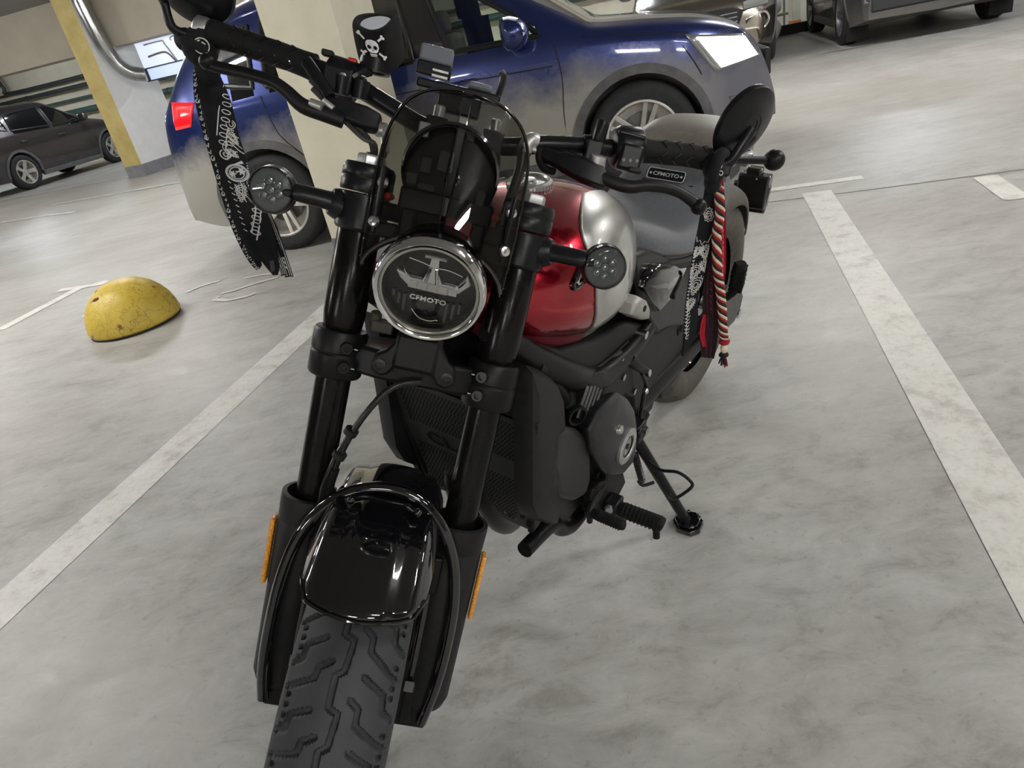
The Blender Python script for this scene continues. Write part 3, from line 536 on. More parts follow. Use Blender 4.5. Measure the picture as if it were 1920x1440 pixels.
build('fog_lamp',MB().lathe([(.04,0),(.045,.02),(.03,.03)],(1.99,-.72,.43),(.55,-.83,0),16),mat('fog_lamp_glass',(.6,.55,.4),.2,emit=(1,.85,.55),es=.3),blue)
build('wiper',MB().tube([(.98,-.55,1.10),(.92,-.2,1.16),(.86,.1,1.21)],.008,6,3),M['trimblk'],blue)
build('grille',MB().box((2.125,0,.62),(.04,1.0,.16)),M['trimblk'],blue,bevel=.01)
build('front_bumper',MB().box((2.10,0,.44),(.07,1.15,.18)),M['cladding'],blue,bevel=.03)
build('rear_bumper',MB().box((-2.09,0,.48),(.06,1.3,.22)),bluep,blue,bevel=.03)
build('roof_rail',MB().tube([(-1.5,-.66,1.62),(-1.3,-.67,1.70),(-.3,-.67,1.73),(.05,-.66,1.67)],.015,8,4),M['chrome'],blue)
# ---- grey car parked far left
def cb_grey(root,x,s): wheel(root,x,s,.36,.245,.93,5,M['alloy'])
greyp=paint('metallic_grey_paint',(.060,.052,.055),.3,None,.6)
topA=[(-2.2,.60),(-2.17,.95),(-2.10,1.12),(-1.95,1.38),(-1.80,1.57),(-1.5,1.67),(-.8,1.72),(-.1,1.71),(.15,1.67),(.5,1.46),(.98,1.20),(1.08,1.15),(1.4,1.08),(1.85,.96),(2.05,.82),(2.12,.65),(2.15,.5)]
S_grey=dict(w=1.85,wb=2.67,R=.36,fo=.85,ro=.90,paint=greyp,top=topA,belt=[(-2.2,1.10),(-1.2,1.13),(.9,1.06),(1.3,.98),(1.8,.84),(2.15,.6)],
 ws=(.22,1.05),rs=(-2.05,-1.82),glass=(M['glass_black'],M['glass_black']),sides=(-1,),wsclear=0,
 win=[([(-.12,1.15),(.74,1.11),(.60,1.23),(.20,1.50),(0,1.56),(-.12,1.56)],M['glass_black']),([(-1.18,1.20),(-.2,1.15),(-.2,1.56),(-.9,1.55),(-1.12,1.48)],M['glass_black']),([(-1.62,1.30),(-1.27,1.22),(-1.27,1.44),(-1.4,1.44)],M['glass_black'])],
 seams=[[(.86,.93),(.88,.6),(.84,.36)],[(-.16,1.03),(-.16,.6),(-.16,.36)],[(-1.22,1.05),(-1.12,.8),(-.9,.6),(-.86,.4)],[(-1.0,.52),(0,.50),(.8,.46)]],
 handles=[(-.02,.92),(-1.05,.95)],mirror=(.66,1.11),patches=[('tail_lamp',[(-2.17,1.0),(-1.85,1.02),(-1.85,.92),(-2.17,.88)],M['red_lens']),('headlight',[(1.7,.84),(2.05,.78),(2.10,.68),(1.8,.70)],M['headlight_clear'])],
 wheelcb=cb_grey,clad=1)
ga=R(90)-BAY
gc=A(-14.1-.93,12.43+1.335)
make_car(S_grey,gc,ga,'dark grey SUV parked nose-in at the far left, beyond the yellow pillar')
# ---- black car facing the lane, behind the blue one
def cb_blk(root,x,s): wheel(root,x,s,.36,.24,.92,5,M['alloy_dark'])
sheenp=paint('sheen_lightened_paint',(.20,.18,.145),.26,None,.9)  # dark car; the hood's beige reflected sheen is mixed into this paint
S_blk=dict(S_grey); S_blk.update(w=1.88,paint=sheenp,sides=(-1,1),wheelcb=cb_blk,wsclear=1)
bk,SK=make_car(S_blk,A(.10,12.3),R(-90)-BAY,'dark SUV with a pale sheen mixed into its paint, nose-out beyond the blue car')
build('grille',MB().prism([(-.42,.52),(.42,.52),(.5,.72),(.38,.78),(-.38,.78),(-.5,.72)],(2.13,0,0),(0,1,0),(0,0,1),(1,0,0),-.02,.03),mat('grille_black',(.01,.01,.012),.25),bk,bevel=.01)
mb=MB()
for z in (.56,.61,.66,.71): mb.box((2.165,0,z),(.012,.84,.012))
build('grille_bar',mb,M['alloy_dark'],bk)
for s in (1,-1):
    build('headlamp',MB().loft([[(2.10,s*.50,.80),(2.13,s*.50,.74),(2.13,s*.50,.72),(2.10,s*.50,.81)],[(2.02,s*.80,.84),(2.05,s*.80,.76),(2.05,s*.80,.74),(2.02,s*.80,.85)]]),M['headlight_clear'],bk,bevel=.004)
    build('fog_light_bezel',MB().tube([(2.12,s*.52,.60),(2.08,s*.74,.66),(2.05,s*.80,.55),(2.10,s*.66,.42),(2.14,s*.52,.45)],.016,8,4),M['chrome'],bk)
    build('fog_light_panel',MB().loft([[(2.13,s*.52,.60),(2.13,s*.52,.45)],[(2.09,s*.74,.64),(2.09,s*.70,.44)]],closed=False),M['trimblk'],bk,solid=.01)
build('bumper_lip',MB().box((2.13,0,.36),(.08,1.2,.12)),M['cladding'],bk,bevel=.02)
# ---- dark car at the upper right, rear towards the lane
def cb_dk(root,x,s): wheel(root,x,s,.37,.25,.95,5,M['alloy_dark'])
darkp=paint('charcoal_paint',(.05,.052,.058),.3,((.12,.11,.10),.5,.7),.5)
S_dk=dict(S_grey); S_dk.update(w=1.92,wb=2.75,paint=darkp,sides=(1,-1),wheelcb=cb_dk,R=.37)
dkc=A(2.81,11.1+1.375)
dk,SD=make_car(S_dk,dkc,ga,'charcoal SUV with mud flaps parked nose-in, seen from behind at the upper right')
for s in (1,-1): build('mud_flap',MB().box((-1.375-.44,s*.80,.24),(.015,.26,.34)),M['under'],dk,bevel=.004)
build('rear_bumper',MB().box((-2.24,0,.52),(.10,1.5,.26)),mat('bumper_dark',(.02,.02,.022),.5),dk,bevel=.03)
build('licence_plate',MB().box((-2.30,.05,.72),(.012,.52,.11)),mat('plate_white',(.6,.6,.6),.4),dk,bevel=.002)
for s in (1,-1): build('reflector',MB().box((-2.295,s*.62,.60),(.012,.22,.05)),M['red_lens'],dk,bevel=.004)
# ---- stored things between the two dark cars
def sack(c,r,label,sc_=(1,1,1),col=(.55,.54,.53)):
    mb=MB(); mb.sphere((0,0,0),r,16,10,sc_); rnd=random.Random(int(c[0]*100)); mb.v=[(x*(1+rnd.uniform(-.07,.07)),y*(1+rnd.uniform(-.07,.07)),z+r*sc_[2]) for x,y,z in mb.v]
    o=build('sack',mb,worn('sack_plastic',col,.6,.12,18),None,angle=80); o.location=c; return tag(o,label,'sack')
sack(A(1.22,13.6),.17,'pale plastic sack on the floor right beside the black car',(1,.8,1.1))
sack(A(1.25,13.55,.385),.15,'pale plastic sack lying on top of another beside the black car',(1,.8,1))
o=build('plank',aisle_box(MB(),.9,1.95,14.3,14.42,0,.16),M['under']); tag(o,'low black kerb board on the floor between the two dark cars','board')
c=A(1.75,14.9); o=empty('storage_post',loc=c); tag(o,'cream post with an orange foot between the two dark cars','post')
build('column',MB().box((0,0,.62),(.16,.16,.9),None),M['pillar_cream'],o,bevel=.01); build('foot',MB().box((0,0,.09),(.17,.17,.18)),mat('orange_paint',(.6,.22,.06),.6),o,bevel=.01)
c=A(1.45,15.1); o=empty('shelf_rack',loc=c); tag(o,'grey metal rack holding small boxes, between the two dark cars','rack')
for z in (.3,.6,.9): build('shelf',MB().box((0,0,z),(.5,.35,.03)),M['pipe_grey'],o)
for sx_,sy in ((-.23,-.15),(.23,-.15),(-.23,.15),(.23,.15)): build('upright',MB().box((sx_,sy,.55),(.03,.03,1.1)),M['pipe_grey'],o)

# ================= MOTORCYCLE (bike frame: x forward, y to its left, z up) =================
BX_=Vector((-0.63667153,-0.77113511,0)); BY_=Vector((0.75433632,-0.62280197,-0.20759196)); BZ_=Vector((0.16008145,-0.13216789,0.97821551)); BO=Vector((0.52422449,1.95245446,0))
BM=Matrix(((BX_.x,BY_.x,BZ_.x,BO.x),(BX_.y,BY_.y,BZ_.y,BO.y),(BX_.z,BY_.z,BZ_.z,BO.z),(0,0,0,1)))
bike=empty('motorcycle',BM); tag(bike,'black cruiser motorcycle with dark red and silver tank, leaning on its side stand','motorcycle')
RK,STR=R(26.2446),R(33.7948)
_u=Vector((-math.sin(RK),0,math.cos(RK))); _n=Vector((math.cos(RK),0,math.sin(RK))); _y=Vector((0,1,0)); _ax=Vector((1.485,0,.32))
_n2=math.cos(STR)*_n+math.sin(STR)*_y; _y2=math.cos(STR)*_y-math.sin(STR)*_n
def FK(p): return _ax-.04*_n+_u*p[1]+_n2*(p[2]+.04)+_y2*p[0]   # fork local (w left, s up the fork, n forward)
def fmb(): return MB(FK)
cR,sR=math.cos(RK),math.sin(RK)
HO=Vector((.003,.643,.108))
def HK(p): # headlight frame: w, up, forward (level)
    return FK(Vector((HO.x+p[0], HO.y+p[1]*cR-p[2]*sR, HO.z+p[1]*sR+p[2]*cR)))
def bk_part(name,mb,m,par=None,**k): return build(name,mb,M[m] if isinstance(m,str) else m,par or bike,**k)
def dull(k,sp=.28):
    M[k].node_tree.nodes['Principled BSDF'].inputs['Specular IOR Level'].default_value=sp
M['matte']=worn('matte_black_paint',(.0065,.0065,.007),.38,.25,40)
M['satin']=worn('satin_black_plastic',(.008,.0085,.010),.30,.2,60)
M['plast']=worn('grey_black_plastic',(.014,.014,.0145),.48,.2,80)
M['gloss']=mat('gloss_black_paint',(.004,.004,.005),.06,0,1,.02)
M['tube']=worn('fork_tube_black',(.008,.0075,.007),.20,.3,50,metal=.3,mapscale=(1,1,.2))
M['rubber']=worn('black_rubber',(.006,.006,.0065),.65,.2,60)
M['tread']=worn('tread_rubber',(.040,.042,.046),.60,.18,25)
M['tread_dusty']=worn('dusty_tread_rubber',(.085,.078,.066),.75,.2,25)
M['red']=mat('candy_red_paint',(.36,.003,.016),.25,.8,1,.02)
M['redflat']=mat('tank_seam_red',(.16,.012,.022),.5,.3)
m=mat('silver_tank_paint',(.42,.42,.40),.3,.6,1,.03); M['silver']=m
M['steel']=mat('bolt_steel',(.62,.62,.62),.25,1)
M['alu']=worn('machined_aluminium',(.5,.5,.49),.35,.1,60,metal=.8)
M['blackmetal']=mat('black_bolt',(.02,.02,.02),.3,.6)
M['leather']=worn('seat_leather',(.115,.120,.132),.52,.12,120,bs=.25)
M['leather2']=worn('pillion_vinyl',(.16,.145,.125),.45,.12,60,bs=.1)
M['stitch']=mat('brown_stitching',(.05,.025,.022),.8)
M['white']=mat('white_print',(.9,.9,.9),.6)
M['smoke']=glassmat('tinted_screen',(.60,.60,.585),rough=.01)
M['lens']=glassmat('headlight_glass',(.95,.95,.95),rough=.01)
M['smoked_lens']=glassmat('smoked_lens',(.78,.80,.80),rough=.02)
M['led']=mat('led_ring',(.34,.35,.35),.2,.6)
M['reflector_plate']=mat('headlight_silver',(.62,.63,.63),.30,.3)
for k in ('matte','satin','plast','rubber','tube'): dull(k)
M['dusty']=worn('dusty_black',(.075,.068,.055),.6,.3,14)
M['redbtn']=mat('red_button',(.5,.02,.02),.4)
M['clipgrey']=mat('clip_grey',(.10,.105,.11),.4)
M['cable']=mat('cable_sheath',(.012,.012,.012),.25)
# ---- tyres
def tread_dist(a,w):
    P=.080; a=a%P; best=9
    pl=[[(0,3),(34,0),(40,-9),(74,-9),(80,3)],
        [(26,-17),(34,-30),(46,-32),(60,-62)],[(0,-29),(9,-50),(26,-52),(32,-62)],
        [(-16,13.5),(-8,24),(9,25),(37,61)],[(38,24),(54,49),(71,50),(82,63)]]
    x,y=a*1000,w*1000
    for L_ in pl:
        for (p,q),(r_,s_) in zip(L_,L_[1:]):
            for o in (-80,0,80):
                px,rx=p+o,r_+o
                if x<min(px,rx)-6 or x>max(px,rx)+6: continue
                dx_,dy_=rx-px,s_-q; t=max(0,min(1,((x-px)*dx_+(y-q)*dy_)/(dx_*dx_+dy_*dy_))); d=math.hypot(x-px-dx_*t,y-q-dy_*t)
                if d<best: best=d
    for k in range(4):
        for sg in (-1,1):
            for o in (0,80):
                d=math.hypot((x-(4+k*12+sg*16)%80-o+ (0 if o==0 else 0))*.8,(y-sg*57.5)*.7)+1.3
                if d<best: best=d
    return best
def tyre(name,cx,Rt,hw_,rimr,T,lo_res,par):
    per=25; nA=per*(13 if lo_res else 40); cache={}
    nw=30 if lo_res else 92; wl=[-.0625+.125*i/nw for i in range(nw+1)]; k=hw_/.065
    def rad(w): return Rt-.030*abs(w/.0625)**2.3
    side=[(.0655,Rt-.036),(.069,Rt-.052),(.0695,Rt-.070),(.066,Rt-.090),(.058,Rt-.104),(.052,rimr+.004)]
    col=[(-w*k,r,0) for w,r in reversed(side)]+[(w*k,rad(w),1) for w in wl]+[(w*k,r,0) for w,r in side]
    vs=[];n=len(col)
    for i in range(nA):
        ia=i%(nA//per); th=2*PI*i/nA
        for j,(w,r,tr) in enumerate(col):
            dep=0
            if tr:
                key=(ia,j)
                if key not in cache:
                    d=tread_dist(.080*ia/(nA//per),w/k); cache[key]=.0070*max(0,min(1,(3.9-d)/.8))
                dep=cache[key]
            rr_=r-dep; vs.append(T(w,rr_*math.cos(th),rr_*math.sin(th)))
    fs=[]
    for i in range(nA):
        i2=(i+1)%nA
        for j in range(n-1): fs.append((i*n+j,i*n+j+1,i2*n+j+1,i2*n+j))
    mb=MB(); mb.add(vs,fs); return build(name,mb,M['tread_dusty' if lo_res else 'tread'],par,angle=50,weld=False)
ft=tyre('front_tire',0,.32,.065,.205,lambda w,a,b:FK(Vector((w,a,b))),False,bike)
rt_=tyre('rear_tire',0,.323,.076,.205,lambda w,a,b:Vector((b,w,.323+a)),True,bike)
for par,T in ((ft,FK),(rt_,lambda p:Vector((p[2],p[0],.323+p[1])))):
    mb=MB(T); mb.lathe([(.212,-.05),(.205,-.047),(.19,-.02),(.19,.02),(.205,.047),(.212,.05)],(0,0,0),(1,0,0),48,cap=False)
    for i in range(7):
        a=2*PI*i/7
        mb.tube([(.0,math.cos(a)*.03,math.sin(a)*.03),(0,math.cos(a)*.195,math.sin(a)*.195)],.013,8,1)
    mb.lathe([(.035,-.05),(.035,.05)],(0,0,0),(1,0,0),24)
    bk_part('wheel_rim',mb,'gloss',par)
    bk_part('brake_disc',MB(T).lathe([(.15,-.066),(.15,-.062),(.08,-.062),(.08,-.066),(.15,-.066)],(0,0,0),(1,0,0),40,cap=False),'disc_steel',par)
bk_part('front_axle',fmb().cyl((-.125,0,0),(.125,0,0),.011).cyl((.07,0,0),(.09,0,0),.022),'alu')
# ---- fork legs
def ring(mb,c,ax,prof,seg=32): return mb.lathe(prof,c,ax,seg)
for sg in (-1,1):
    w=sg*.1085
    bk_part('fork_tube',fmb().lathe([(.0245,.20),(.0245,.56)],(w,0,0),(0,1,0),36),'tube')
    bk_part('fork_sleeve',fmb().lathe([(.0245,.553),(.0262,.557),(.0285,.578),(.0285,.70),(.026,.705)],(w,0,0),(0,1,0),36),'tube')
    # clamp at lower yoke with a split line and two bolts
    cl=bk_part('fork_clamp',fmb().lathe([(.0345,.490),(.037,.494),(.037,.5225),(.0358,.5235),(.0358,.5255),(.037,.5265),(.037,.551),(.0345,.556),(.026,.556)],(w,0,0),(0,1,0),40),'matte',bevel=.0008)
    for s_ in (.537,.510):
        wb_=w-sg*.016; nb=.036
        bk_part('clamp_bolt',fmb().lathe([(.0085,-.004),(.0085,.003),(.0075,.0045),(.0045,.0045),(.0045,.001),(.0001,.001)],(wb_,s_,nb),(-sg*.35,0,1),18),'blackmetal',cl)
        bk_part('slot_mark',fmb().box((wb_-sg*-.0125*-1,s_+.0005,nb-.001),(.0045,.0014,.001)),mat('paint_mark',(.45,.45,.42),.6),cl)
    # upper stack
    bk_part('fork_top_clamp',fmb().lathe([(.031,.690),(.034,.694),(.034,.728),(.0325,.733),(.0325,.738)],(w,0,0),(0,1,0),40),'satin',bevel=.0008)
    cp=bk_part('fork_cap',fmb().lathe([(.0335,.740),(.0345,.743),(.0345,.7565),(.0338,.7575),(.0338,.7585),(.0345,.7595),(.0345,.770),(.031,.776),(.001,.777)],(w,0,0),(0,1,0),40),'satin')
    bk_part('hex_cap',fmb().lathe([(.019,.776),(.019,.786),(.017,.789),(.001,.789)],(w,0,0),(0,1,0),6),'alu',cp,bevel=.001)
    # lower leg cover, open ring at the top
    lc=bk_part('fork_cover',fmb().lathe([(.001,-.006),(.026,-.004),(.038,.006),(.0425,.02),(.0425,.268),(.0415,.270),(.0415,.273),(.0428,.275),(.0435,.300),(.043,.310),(.0365,.311),(.0355,.305),(.0355,.24),(.001,.235)],(w,0,0),(0,1,0),44,cap=False),'plast')
    bk_part('reflector',fmb().box((sg*(.1525+.003),.213,.004),(.007,.104,.024)),worn('amber_reflector',(.75,.30,.02),.25,.2,300,coat=1),lc,bevel=.0025)
    bk_part('axle_lug',fmb().lathe([(.014,-.040),(.020,-.034),(.024,-.02),(.024,.05),(.020,.06)],(sg*.096,0,.0),(0,1,0),20).box((sg*.098,.035,.012),(.050,.115,.052)),'matte',bevel=.004)
    bk_part('fender_stay',fmb().tube([(sg*.084,.235,.030),(sg*.086,.15,.03),(sg*.088,.05,.028),(sg*.09,-.005,.02)],.0115,14,4,flat=.8),'gloss')
    bk_part('stay_bracket',fmb().box((sg*.086,.235,.028),(.022,.06,.03)),'matte',bevel=.004); bk_part('stay_bracket',fmb().box((sg*.09,.02,.03),(.020,.07,.022)),'matte',bevel=.004)
# number-free sticker shapes on the inner legs
for sg in (-1,1): bk_part('sticker',fmb().box((sg*.0865,.052 if sg>0 else .064,.0445),(.014,.018,.0008)),mat('grey_sticker',(.12,.12,.12),.5))
# ---- front fender
def fend_sec(a,r0,wm,drop,thick):
    out=[]; N_=26; 
    for i in range(N_+1):
        t=-1+2*i/N_; w=wm*t if abs(t)<=1 else 0; q=abs(t)
        r=r0-.0035*min(1,max(0,(abs(w)-.030)/.008))-.010*(abs(w)/wm)**2
        if q>.80: r-=drop*((q-.80)/.20)**1.4
        out.append((w if q<.86 else math.copysign(wm*(.86+.14*math.sqrt(max(0,1-((q-.86)/.14-1)**2))) ,w),r))
    return out
secs=[];A0,A1=-78,41
for i in range(41):
    a=A0+(A1-A0)*i/40; 
    e=max(0,(a-20)/(A1-20)); wm=.083*(1-.06*e**2); dr=.052*(1-.62*e**1.4); r0=.3535-.006*e+.004*max(0,(-a-20)/60)
    sec=fend_sec(a,r0,wm,dr,.003)
    # rounded front end: centre reaches further forward than the edges
    row=[]
    for w,r in sec:
        aa=a- (0 if e<=0 else (4.5*(abs(w)/wm)**2+5*max(0,(abs(w)/wm-.8)/.2)**2)*e)
        t=R(aa); row.append((w,r*math.cos(t),r*math.sin(t)))
    secs.append(row)
fd=bk_part('front_fender',fmb().loft(secs,closed=False),'gloss',solid=.003,angle=60)
bk_part('fender_edge',fmb().tube(secs[-1],.0022,8,1),'gloss',fd)
for sg in (-1,1): bk_part('fender_bolt',fmb().sphere((sg*.045,.347,.085),.006,12,8),'gloss',fd)
bk_part('fender_hoop',fmb().tube([(-.121,-.004,.046),(-.1265,.05,.053),(-.1270,.12,.055),(-.1225,.20,.054),(-.1080,.268,.053),(-.082,.315,.052),(-.045,.347,.051),(0,.359,.051),(.045,.350,.051),(.082,.318,.051),(.108,.270,.051),(.1225,.205,.051),(.1265,.13,.050),(.124,.06,.047),(.116,-.008,.040)],.0088,14,6),'gloss')
# ---- lower yoke and headlight bracket
yk=bk_part('lower_yoke',fmb().prism([(-.085,-.06),(-.085,.02),(-.05,.034),(.05,.034),(.085,.02),(.085,-.06),(.04,-.085),(-.04,-.085)],(0,0,0),(1,0,0),(0,0,1),(0,1,0),.503,.543),'matte',bevel=.005)
hb=bk_part('headlight_bracket',fmb().prism([(-.056,.520),(-.053,.541),(-.040,.549),(-.029,.566),(-.024,.592),(.030,.592),(.033,.566),(.044,.549),(.055,.541),(.058,.520),(.045,.512),(.033,.516),(.020,.536),(-.019,.536),(-.032,.516),(-.043,.512)],(0,0,0),(1,0,0),(0,1,0),(0,0,1),.030,.052),'matte',bevel=.004)
bk_part('bracket_gusset',fmb().box((0,.552,.02),(.06,.05,.07)),'matte',hb,bevel=.006)
for w in (-.044,.046): bk_part('bracket_bolt',fmb().lathe([(.0085,0),(.0085,.004),(.005,.0045),(.005,.001),(.0001,.001)],(w,.528,.052),(0,0,1),18),'blackmetal',hb)
bk_part('lock_tab',fmb().box((-.055,.570,.0),(.03,.016,.02)).cyl((-.066,.577,.0),(-.066,.589,.004),.008,12),'dusty',yk,bevel=.002)
# ---- headlight
HH=MB(HK)
hl=bk_part('headlight',MB(HK).lathe([(.02,-.085),(.045,-.078),(.060,-.055),(.0665,-.02),(.0690,.000),(.0690,.004)],(0,0,-.006),(0,0,1),56,cap=False),mat('black_chrome',(.10,.10,.11),.10,1))
bk_part('bezel_ring',MB(HK).lathe([(.0695,-.016),(.0705,-.004),(.0695,.004),(.0665,.009),(.0628,.0085),(.0605,.004),(.0600,-.010)],(0,0,0),(0,0,1),64,cap=False),'chrome',hl,angle=60)
bk_part('inner_rim',MB(HK).lathe([(.0603,.003),(.0575,.0035),(.055,-.004),(.0545,-.012)],(0,0,0),(0,0,1),64,cap=False),mat('dull_chrome',(.42,.41,.37),.25,.8),hl)
bk_part('lamp_back',MB(HK).lathe([(.0001,-.012),(.0595,-.012)],(0,0,0),(0,0,1),48,cap=False),mat('lamp_black',(.012,.012,.013),.25),hl)
# silver upper projector tray and stem
mb=MB(HK); tray=[(-.0435,.0164),(-.027,.011),(.0326,.0100),(.0417,.028),(.048,.0156),(.036,.001),(.020,-.006),(-.0236,-.005),(-.038,.0062)]
mb.prism(tray,(0,0,0),(1,0,0),(0,1,0),(0,0,1),-.012,-.006); bk_part('projector_tray',mb,'reflector_plate',hl,bevel=.0015)
mb=MB(HK)
for k in range(5): mb.box((-.022+k*.0125,.0025,-.0048),(.010,.010,.0025))
mb.box((.002,.0108,-.004),(.056,.0022,.003)); mb.tube([(-.028,.012,-.004),(-.034,.020,-.004),(-.034,.034,-.006)],.0012,6,2); mb.tube([(.034,.011,-.004),(.040,.020,-.004),(.041,.028,-.006)],.0012,6,2)
mb.tube([(-.030,.036,-.006),(-.012,.033,-.006),(0,.029,-.006)],.0009,6,3); mb.tube([(.006,.030,-.006),(.020,.030,-.006),(.036,.026,-.006)],.0009,6,3)
bk_part('tray_detail',mb,'chrome',hl)
mb=MB(HK); mb.loft([[(-.013,.011,-.008),(.016,.011,-.008),(.014,.011,-.001),(-.011,.011,-.001)],[(-.007,.024,-.008),(.008,.024,-.008),(.007,.024,-.003),(-.006,.024,-.003)],[(-.005,.042,-.008),(.006,.042,-.008),(.005,.042,-.005),(-.004,.042,-.005)]]); mb.box((.001,.043,-.006),(.026,.003,.003)); mb.cyl((-.006,.012,.001),(-.003,.03,-.002),.002,8); mb.cyl((.007,.012,.001),(.004,.03,-.002),.002,8)
bk_part('lamp_stem',mb,'chrome',hl)
mb=MB(HK)
for x,y0,y1 in ((-.036,-.032,-.016),(-.029,-.040,-.017),(-.043,-.022,-.013),(.024,-.046,-.018),(.032,-.040,-.017),(.040,-.030,-.016)): mb.box((x,(y0+y1)/2,-.009),(.0042,y1-y0,.003))
bk_part('light_bar',mb,mat('dim_light_guide',(.10,.10,.10),.3),hl,bevel=.001)
mb=MB(HK); mb.lathe([(.001,.0),(.012,-.0015),(.0175,-.006),(.0185,-.009)],(-.002,-.028,-.003),(0,0,1),28); bk_part('low_beam_lens',mb,mat('dark_projector',(.015,.015,.018),.04,.2,1),hl,angle=70)
mb=MB(HK); mb.tube([(-.0185,-.034,-.006),(-.008,-.0445,-.0055),(.006,-.0465,-.0055),(.015,-.043,-.006)],.0008,6,4); mb.tube([(-.018,-.018,-.006),(-.006,-.0165,-.006)],.0007,6,1); mb.tube([(.004,-.017,-.006),(.014,-.0165,-.006)],.0007,6,1); bk_part('lens_outline',mb,'chrome',hl)
mb=MB(HK); add_text(mb,'CFMOTO',.0092,(.000,-.0125,.0005),(1,0,0),(0,1,0),sx=1.12,offset=.0002,spacing=1.08,extr=.0003); bk_part('lettering',mb,'white',hl,smooth=False)
bk_part('headlight_lens',MB(HK).lathe([(.0001,.0125),(.015,.012),(.030,.0102),(.045,.0072),(.0575,.003)],(0,0,0),(0,0,1),56,cap=False),'lens',hl,angle=80)
# ---- windscreen
def scr_n(w,s): return .088-.045*max(0,(s-.66))/.23-3.4*w*w
def scr_out(t):  # t 0..1 around half outline from bottom tip up to the top centre
    pts=[(.089,.650),(.0915,.665),(.0935,.70),(.0945,.74),(.0945,.78),(.0925,.812),(.085,.842),(.071,.864),(.050,.878),(.026,.8845),(0,.886)]
    f=t*(len(pts)-1); i=min(int(f),len(pts)-2); f-=i
    p0,p1,p2,p3=[Vector(pts[max(0,min(len(pts)-1,j))]) for j in (i-1,i,i+1,i+2)]
    return .5*((2*p1)+(p2-p0)*f+(2*p0-5*p1+4*p2-p3)*f*f+(3*p1-p0-3*p2+p3)*f**3)
mb=fmb(); rows=[]
for i in range(41):
    o=scr_out(i/40); wo,so=abs(o.x),o.y; 
    rows.append((wo,so))
# vertical columns: for every w from -max to max, from lower edge curve to upper outline
def lower(w):
    q=min(1,abs(w)/.0895); return .652+.054*(1-q**2.0)**.62 if q<1 else .652
def wmax(s):
    best=0
    for a,b in zip(rows,rows[1:]):
        if (a[1]-s)*(b[1]-s)<=0:
            t=(s-a[1])/(b[1]-a[1]) if b[1]!=a[1] else 0; best=max(best,a[0]*(1-t)+b[0]*t)
    return best
def upper(w):
    best=.6
    for a,b in zip(rows,rows[1:]):
        if (a[0]-w)*(b[0]-w)<=0 and max(a[1],b[1])>.78:
            t=(w-a[0])/(b[0]-a[0]) if b[0]!=a[0] else 0; best=max(best,a[1]*(1-t)+b[1]*t)
    return best
grid=[];NC=48;NR=30
for j in range(NR+1):
    row=[]
    for i in range(NC+1):
        x=-1+2*i/NC; x=math.copysign(1-(1-abs(x))**1.35,x); ang=x
        wtop=.0945*x; lo=lower(.0893*x); 
        # blend so that the side edge follows the outline
        v=j/NR
        hi=upper(abs(wtop)) if abs(wtop)<.0943 else .79
        s=lo+(hi-lo)*v; wm=wmax(min(max(s,.6505),.885)); w=math.copysign(min(abs(wtop),max(wm,.001)) if v>.0 else abs(.0893*x),x)
        if abs(x)>=.999 and v<1: w=math.copysign(wm,x)
        row.append((w,s,scr_n(w,s)))
    grid.append(row)
mb.loft(grid,closed=False)
ws_=bk_part('windscreen',mb,'smoke',solid=.003,angle=60)
edge=[(-p[0],p[1]) for p in rows]+[(p[0],p[1]) for p in reversed(rows[:-1])]
bk_part('screen_edge',fmb().tube([(w,s,scr_n(w,s)-.0015) for w,s in edge],.0021,8,1),mat('screen_edge_black',(.01,.01,.01),.08,0,1),ws_)
low=[(w_,lower(w_),scr_n(w_,lower(w_))-.0015) for w_ in [-.0893+.1786*i/40 for i in range(41)]]
bk_part('screen_lower_trim',fmb().tube(low,.0040,10,1),'gloss',ws_)
for w,s in ((-.0825,.757),(-.084,.708),(.0825,.757),(.084,.708)):
    bt=bk_part('screen_bolt',fmb().lathe([(.0072,-.001),(.0078,.001),(.0062,.004),(.003,.0048),(.003,.003),(.0001,.003)],(w,s,scr_n(w,s)),(w*5,.1,1),20),'steel',ws_)
for sg in (-1,1): bk_part('screen_mount',fmb().box((sg*.083,.735,.035),(.006,.085,.045)).box((sg*.07,.70,.03),(.03,.02,.03)),'satin',bevel=.003)
# ---- instrument, top yoke, bars
gg=bk_part('instrument',fmb().lathe([(.02,-.020),(.050,-.016),(.060,0),(.0605,.016),(.056,.018),(.055,.006),(.0001,.004)],(-.003,.790,.030),(.0,-.25,1),48,cap=False),mat('instrument_shell',(.030,.031,.034),.35),angle=50)
bk_part('instrument_ring',fmb().lathe([(.0585,0),(.0615,.003),(.0585,.007),(.0555,.003),(.0585,0)],(-.003,.787,.048),(0,-.25,1),48,cap=False),'gloss',gg)
for c_,d_ in (((-.045,.830,.045),(.014,.018,.012)),((.012,.838,.045),(.012,.02,.012)),((-.05,.77,.042),(.016,.014,.01)),((.04,.765,.045),(.012,.02,.01)),((-.012,.80,.040),(.020,.026,.006)),((-.035,.79,.038),(.014,.020,.006)),((-.03,.762,.040),(.022,.012,.006))): bk_part('instrument_clip',fmb().box(c_,d_),'clipgrey',gg,bevel=.002)
bk_part('dash_bracket',fmb().box((0,.745,.02),(.12,.03,.06)).box((-.045,.69,.04),(.02,.09,.02)).box((.045,.69,.04),(.02,.09,.02)),'satin',bevel=.004)
bk_part('warning_dot',fmb().sphere((-.072,.742,.048),.006,12,8,(1.2,.8,.6)),'redbtn'); bk_part('warning_dot',fmb().sphere((.062,.746,.045),.007,12,8,(1.2,.8,.6)),'redbtn')
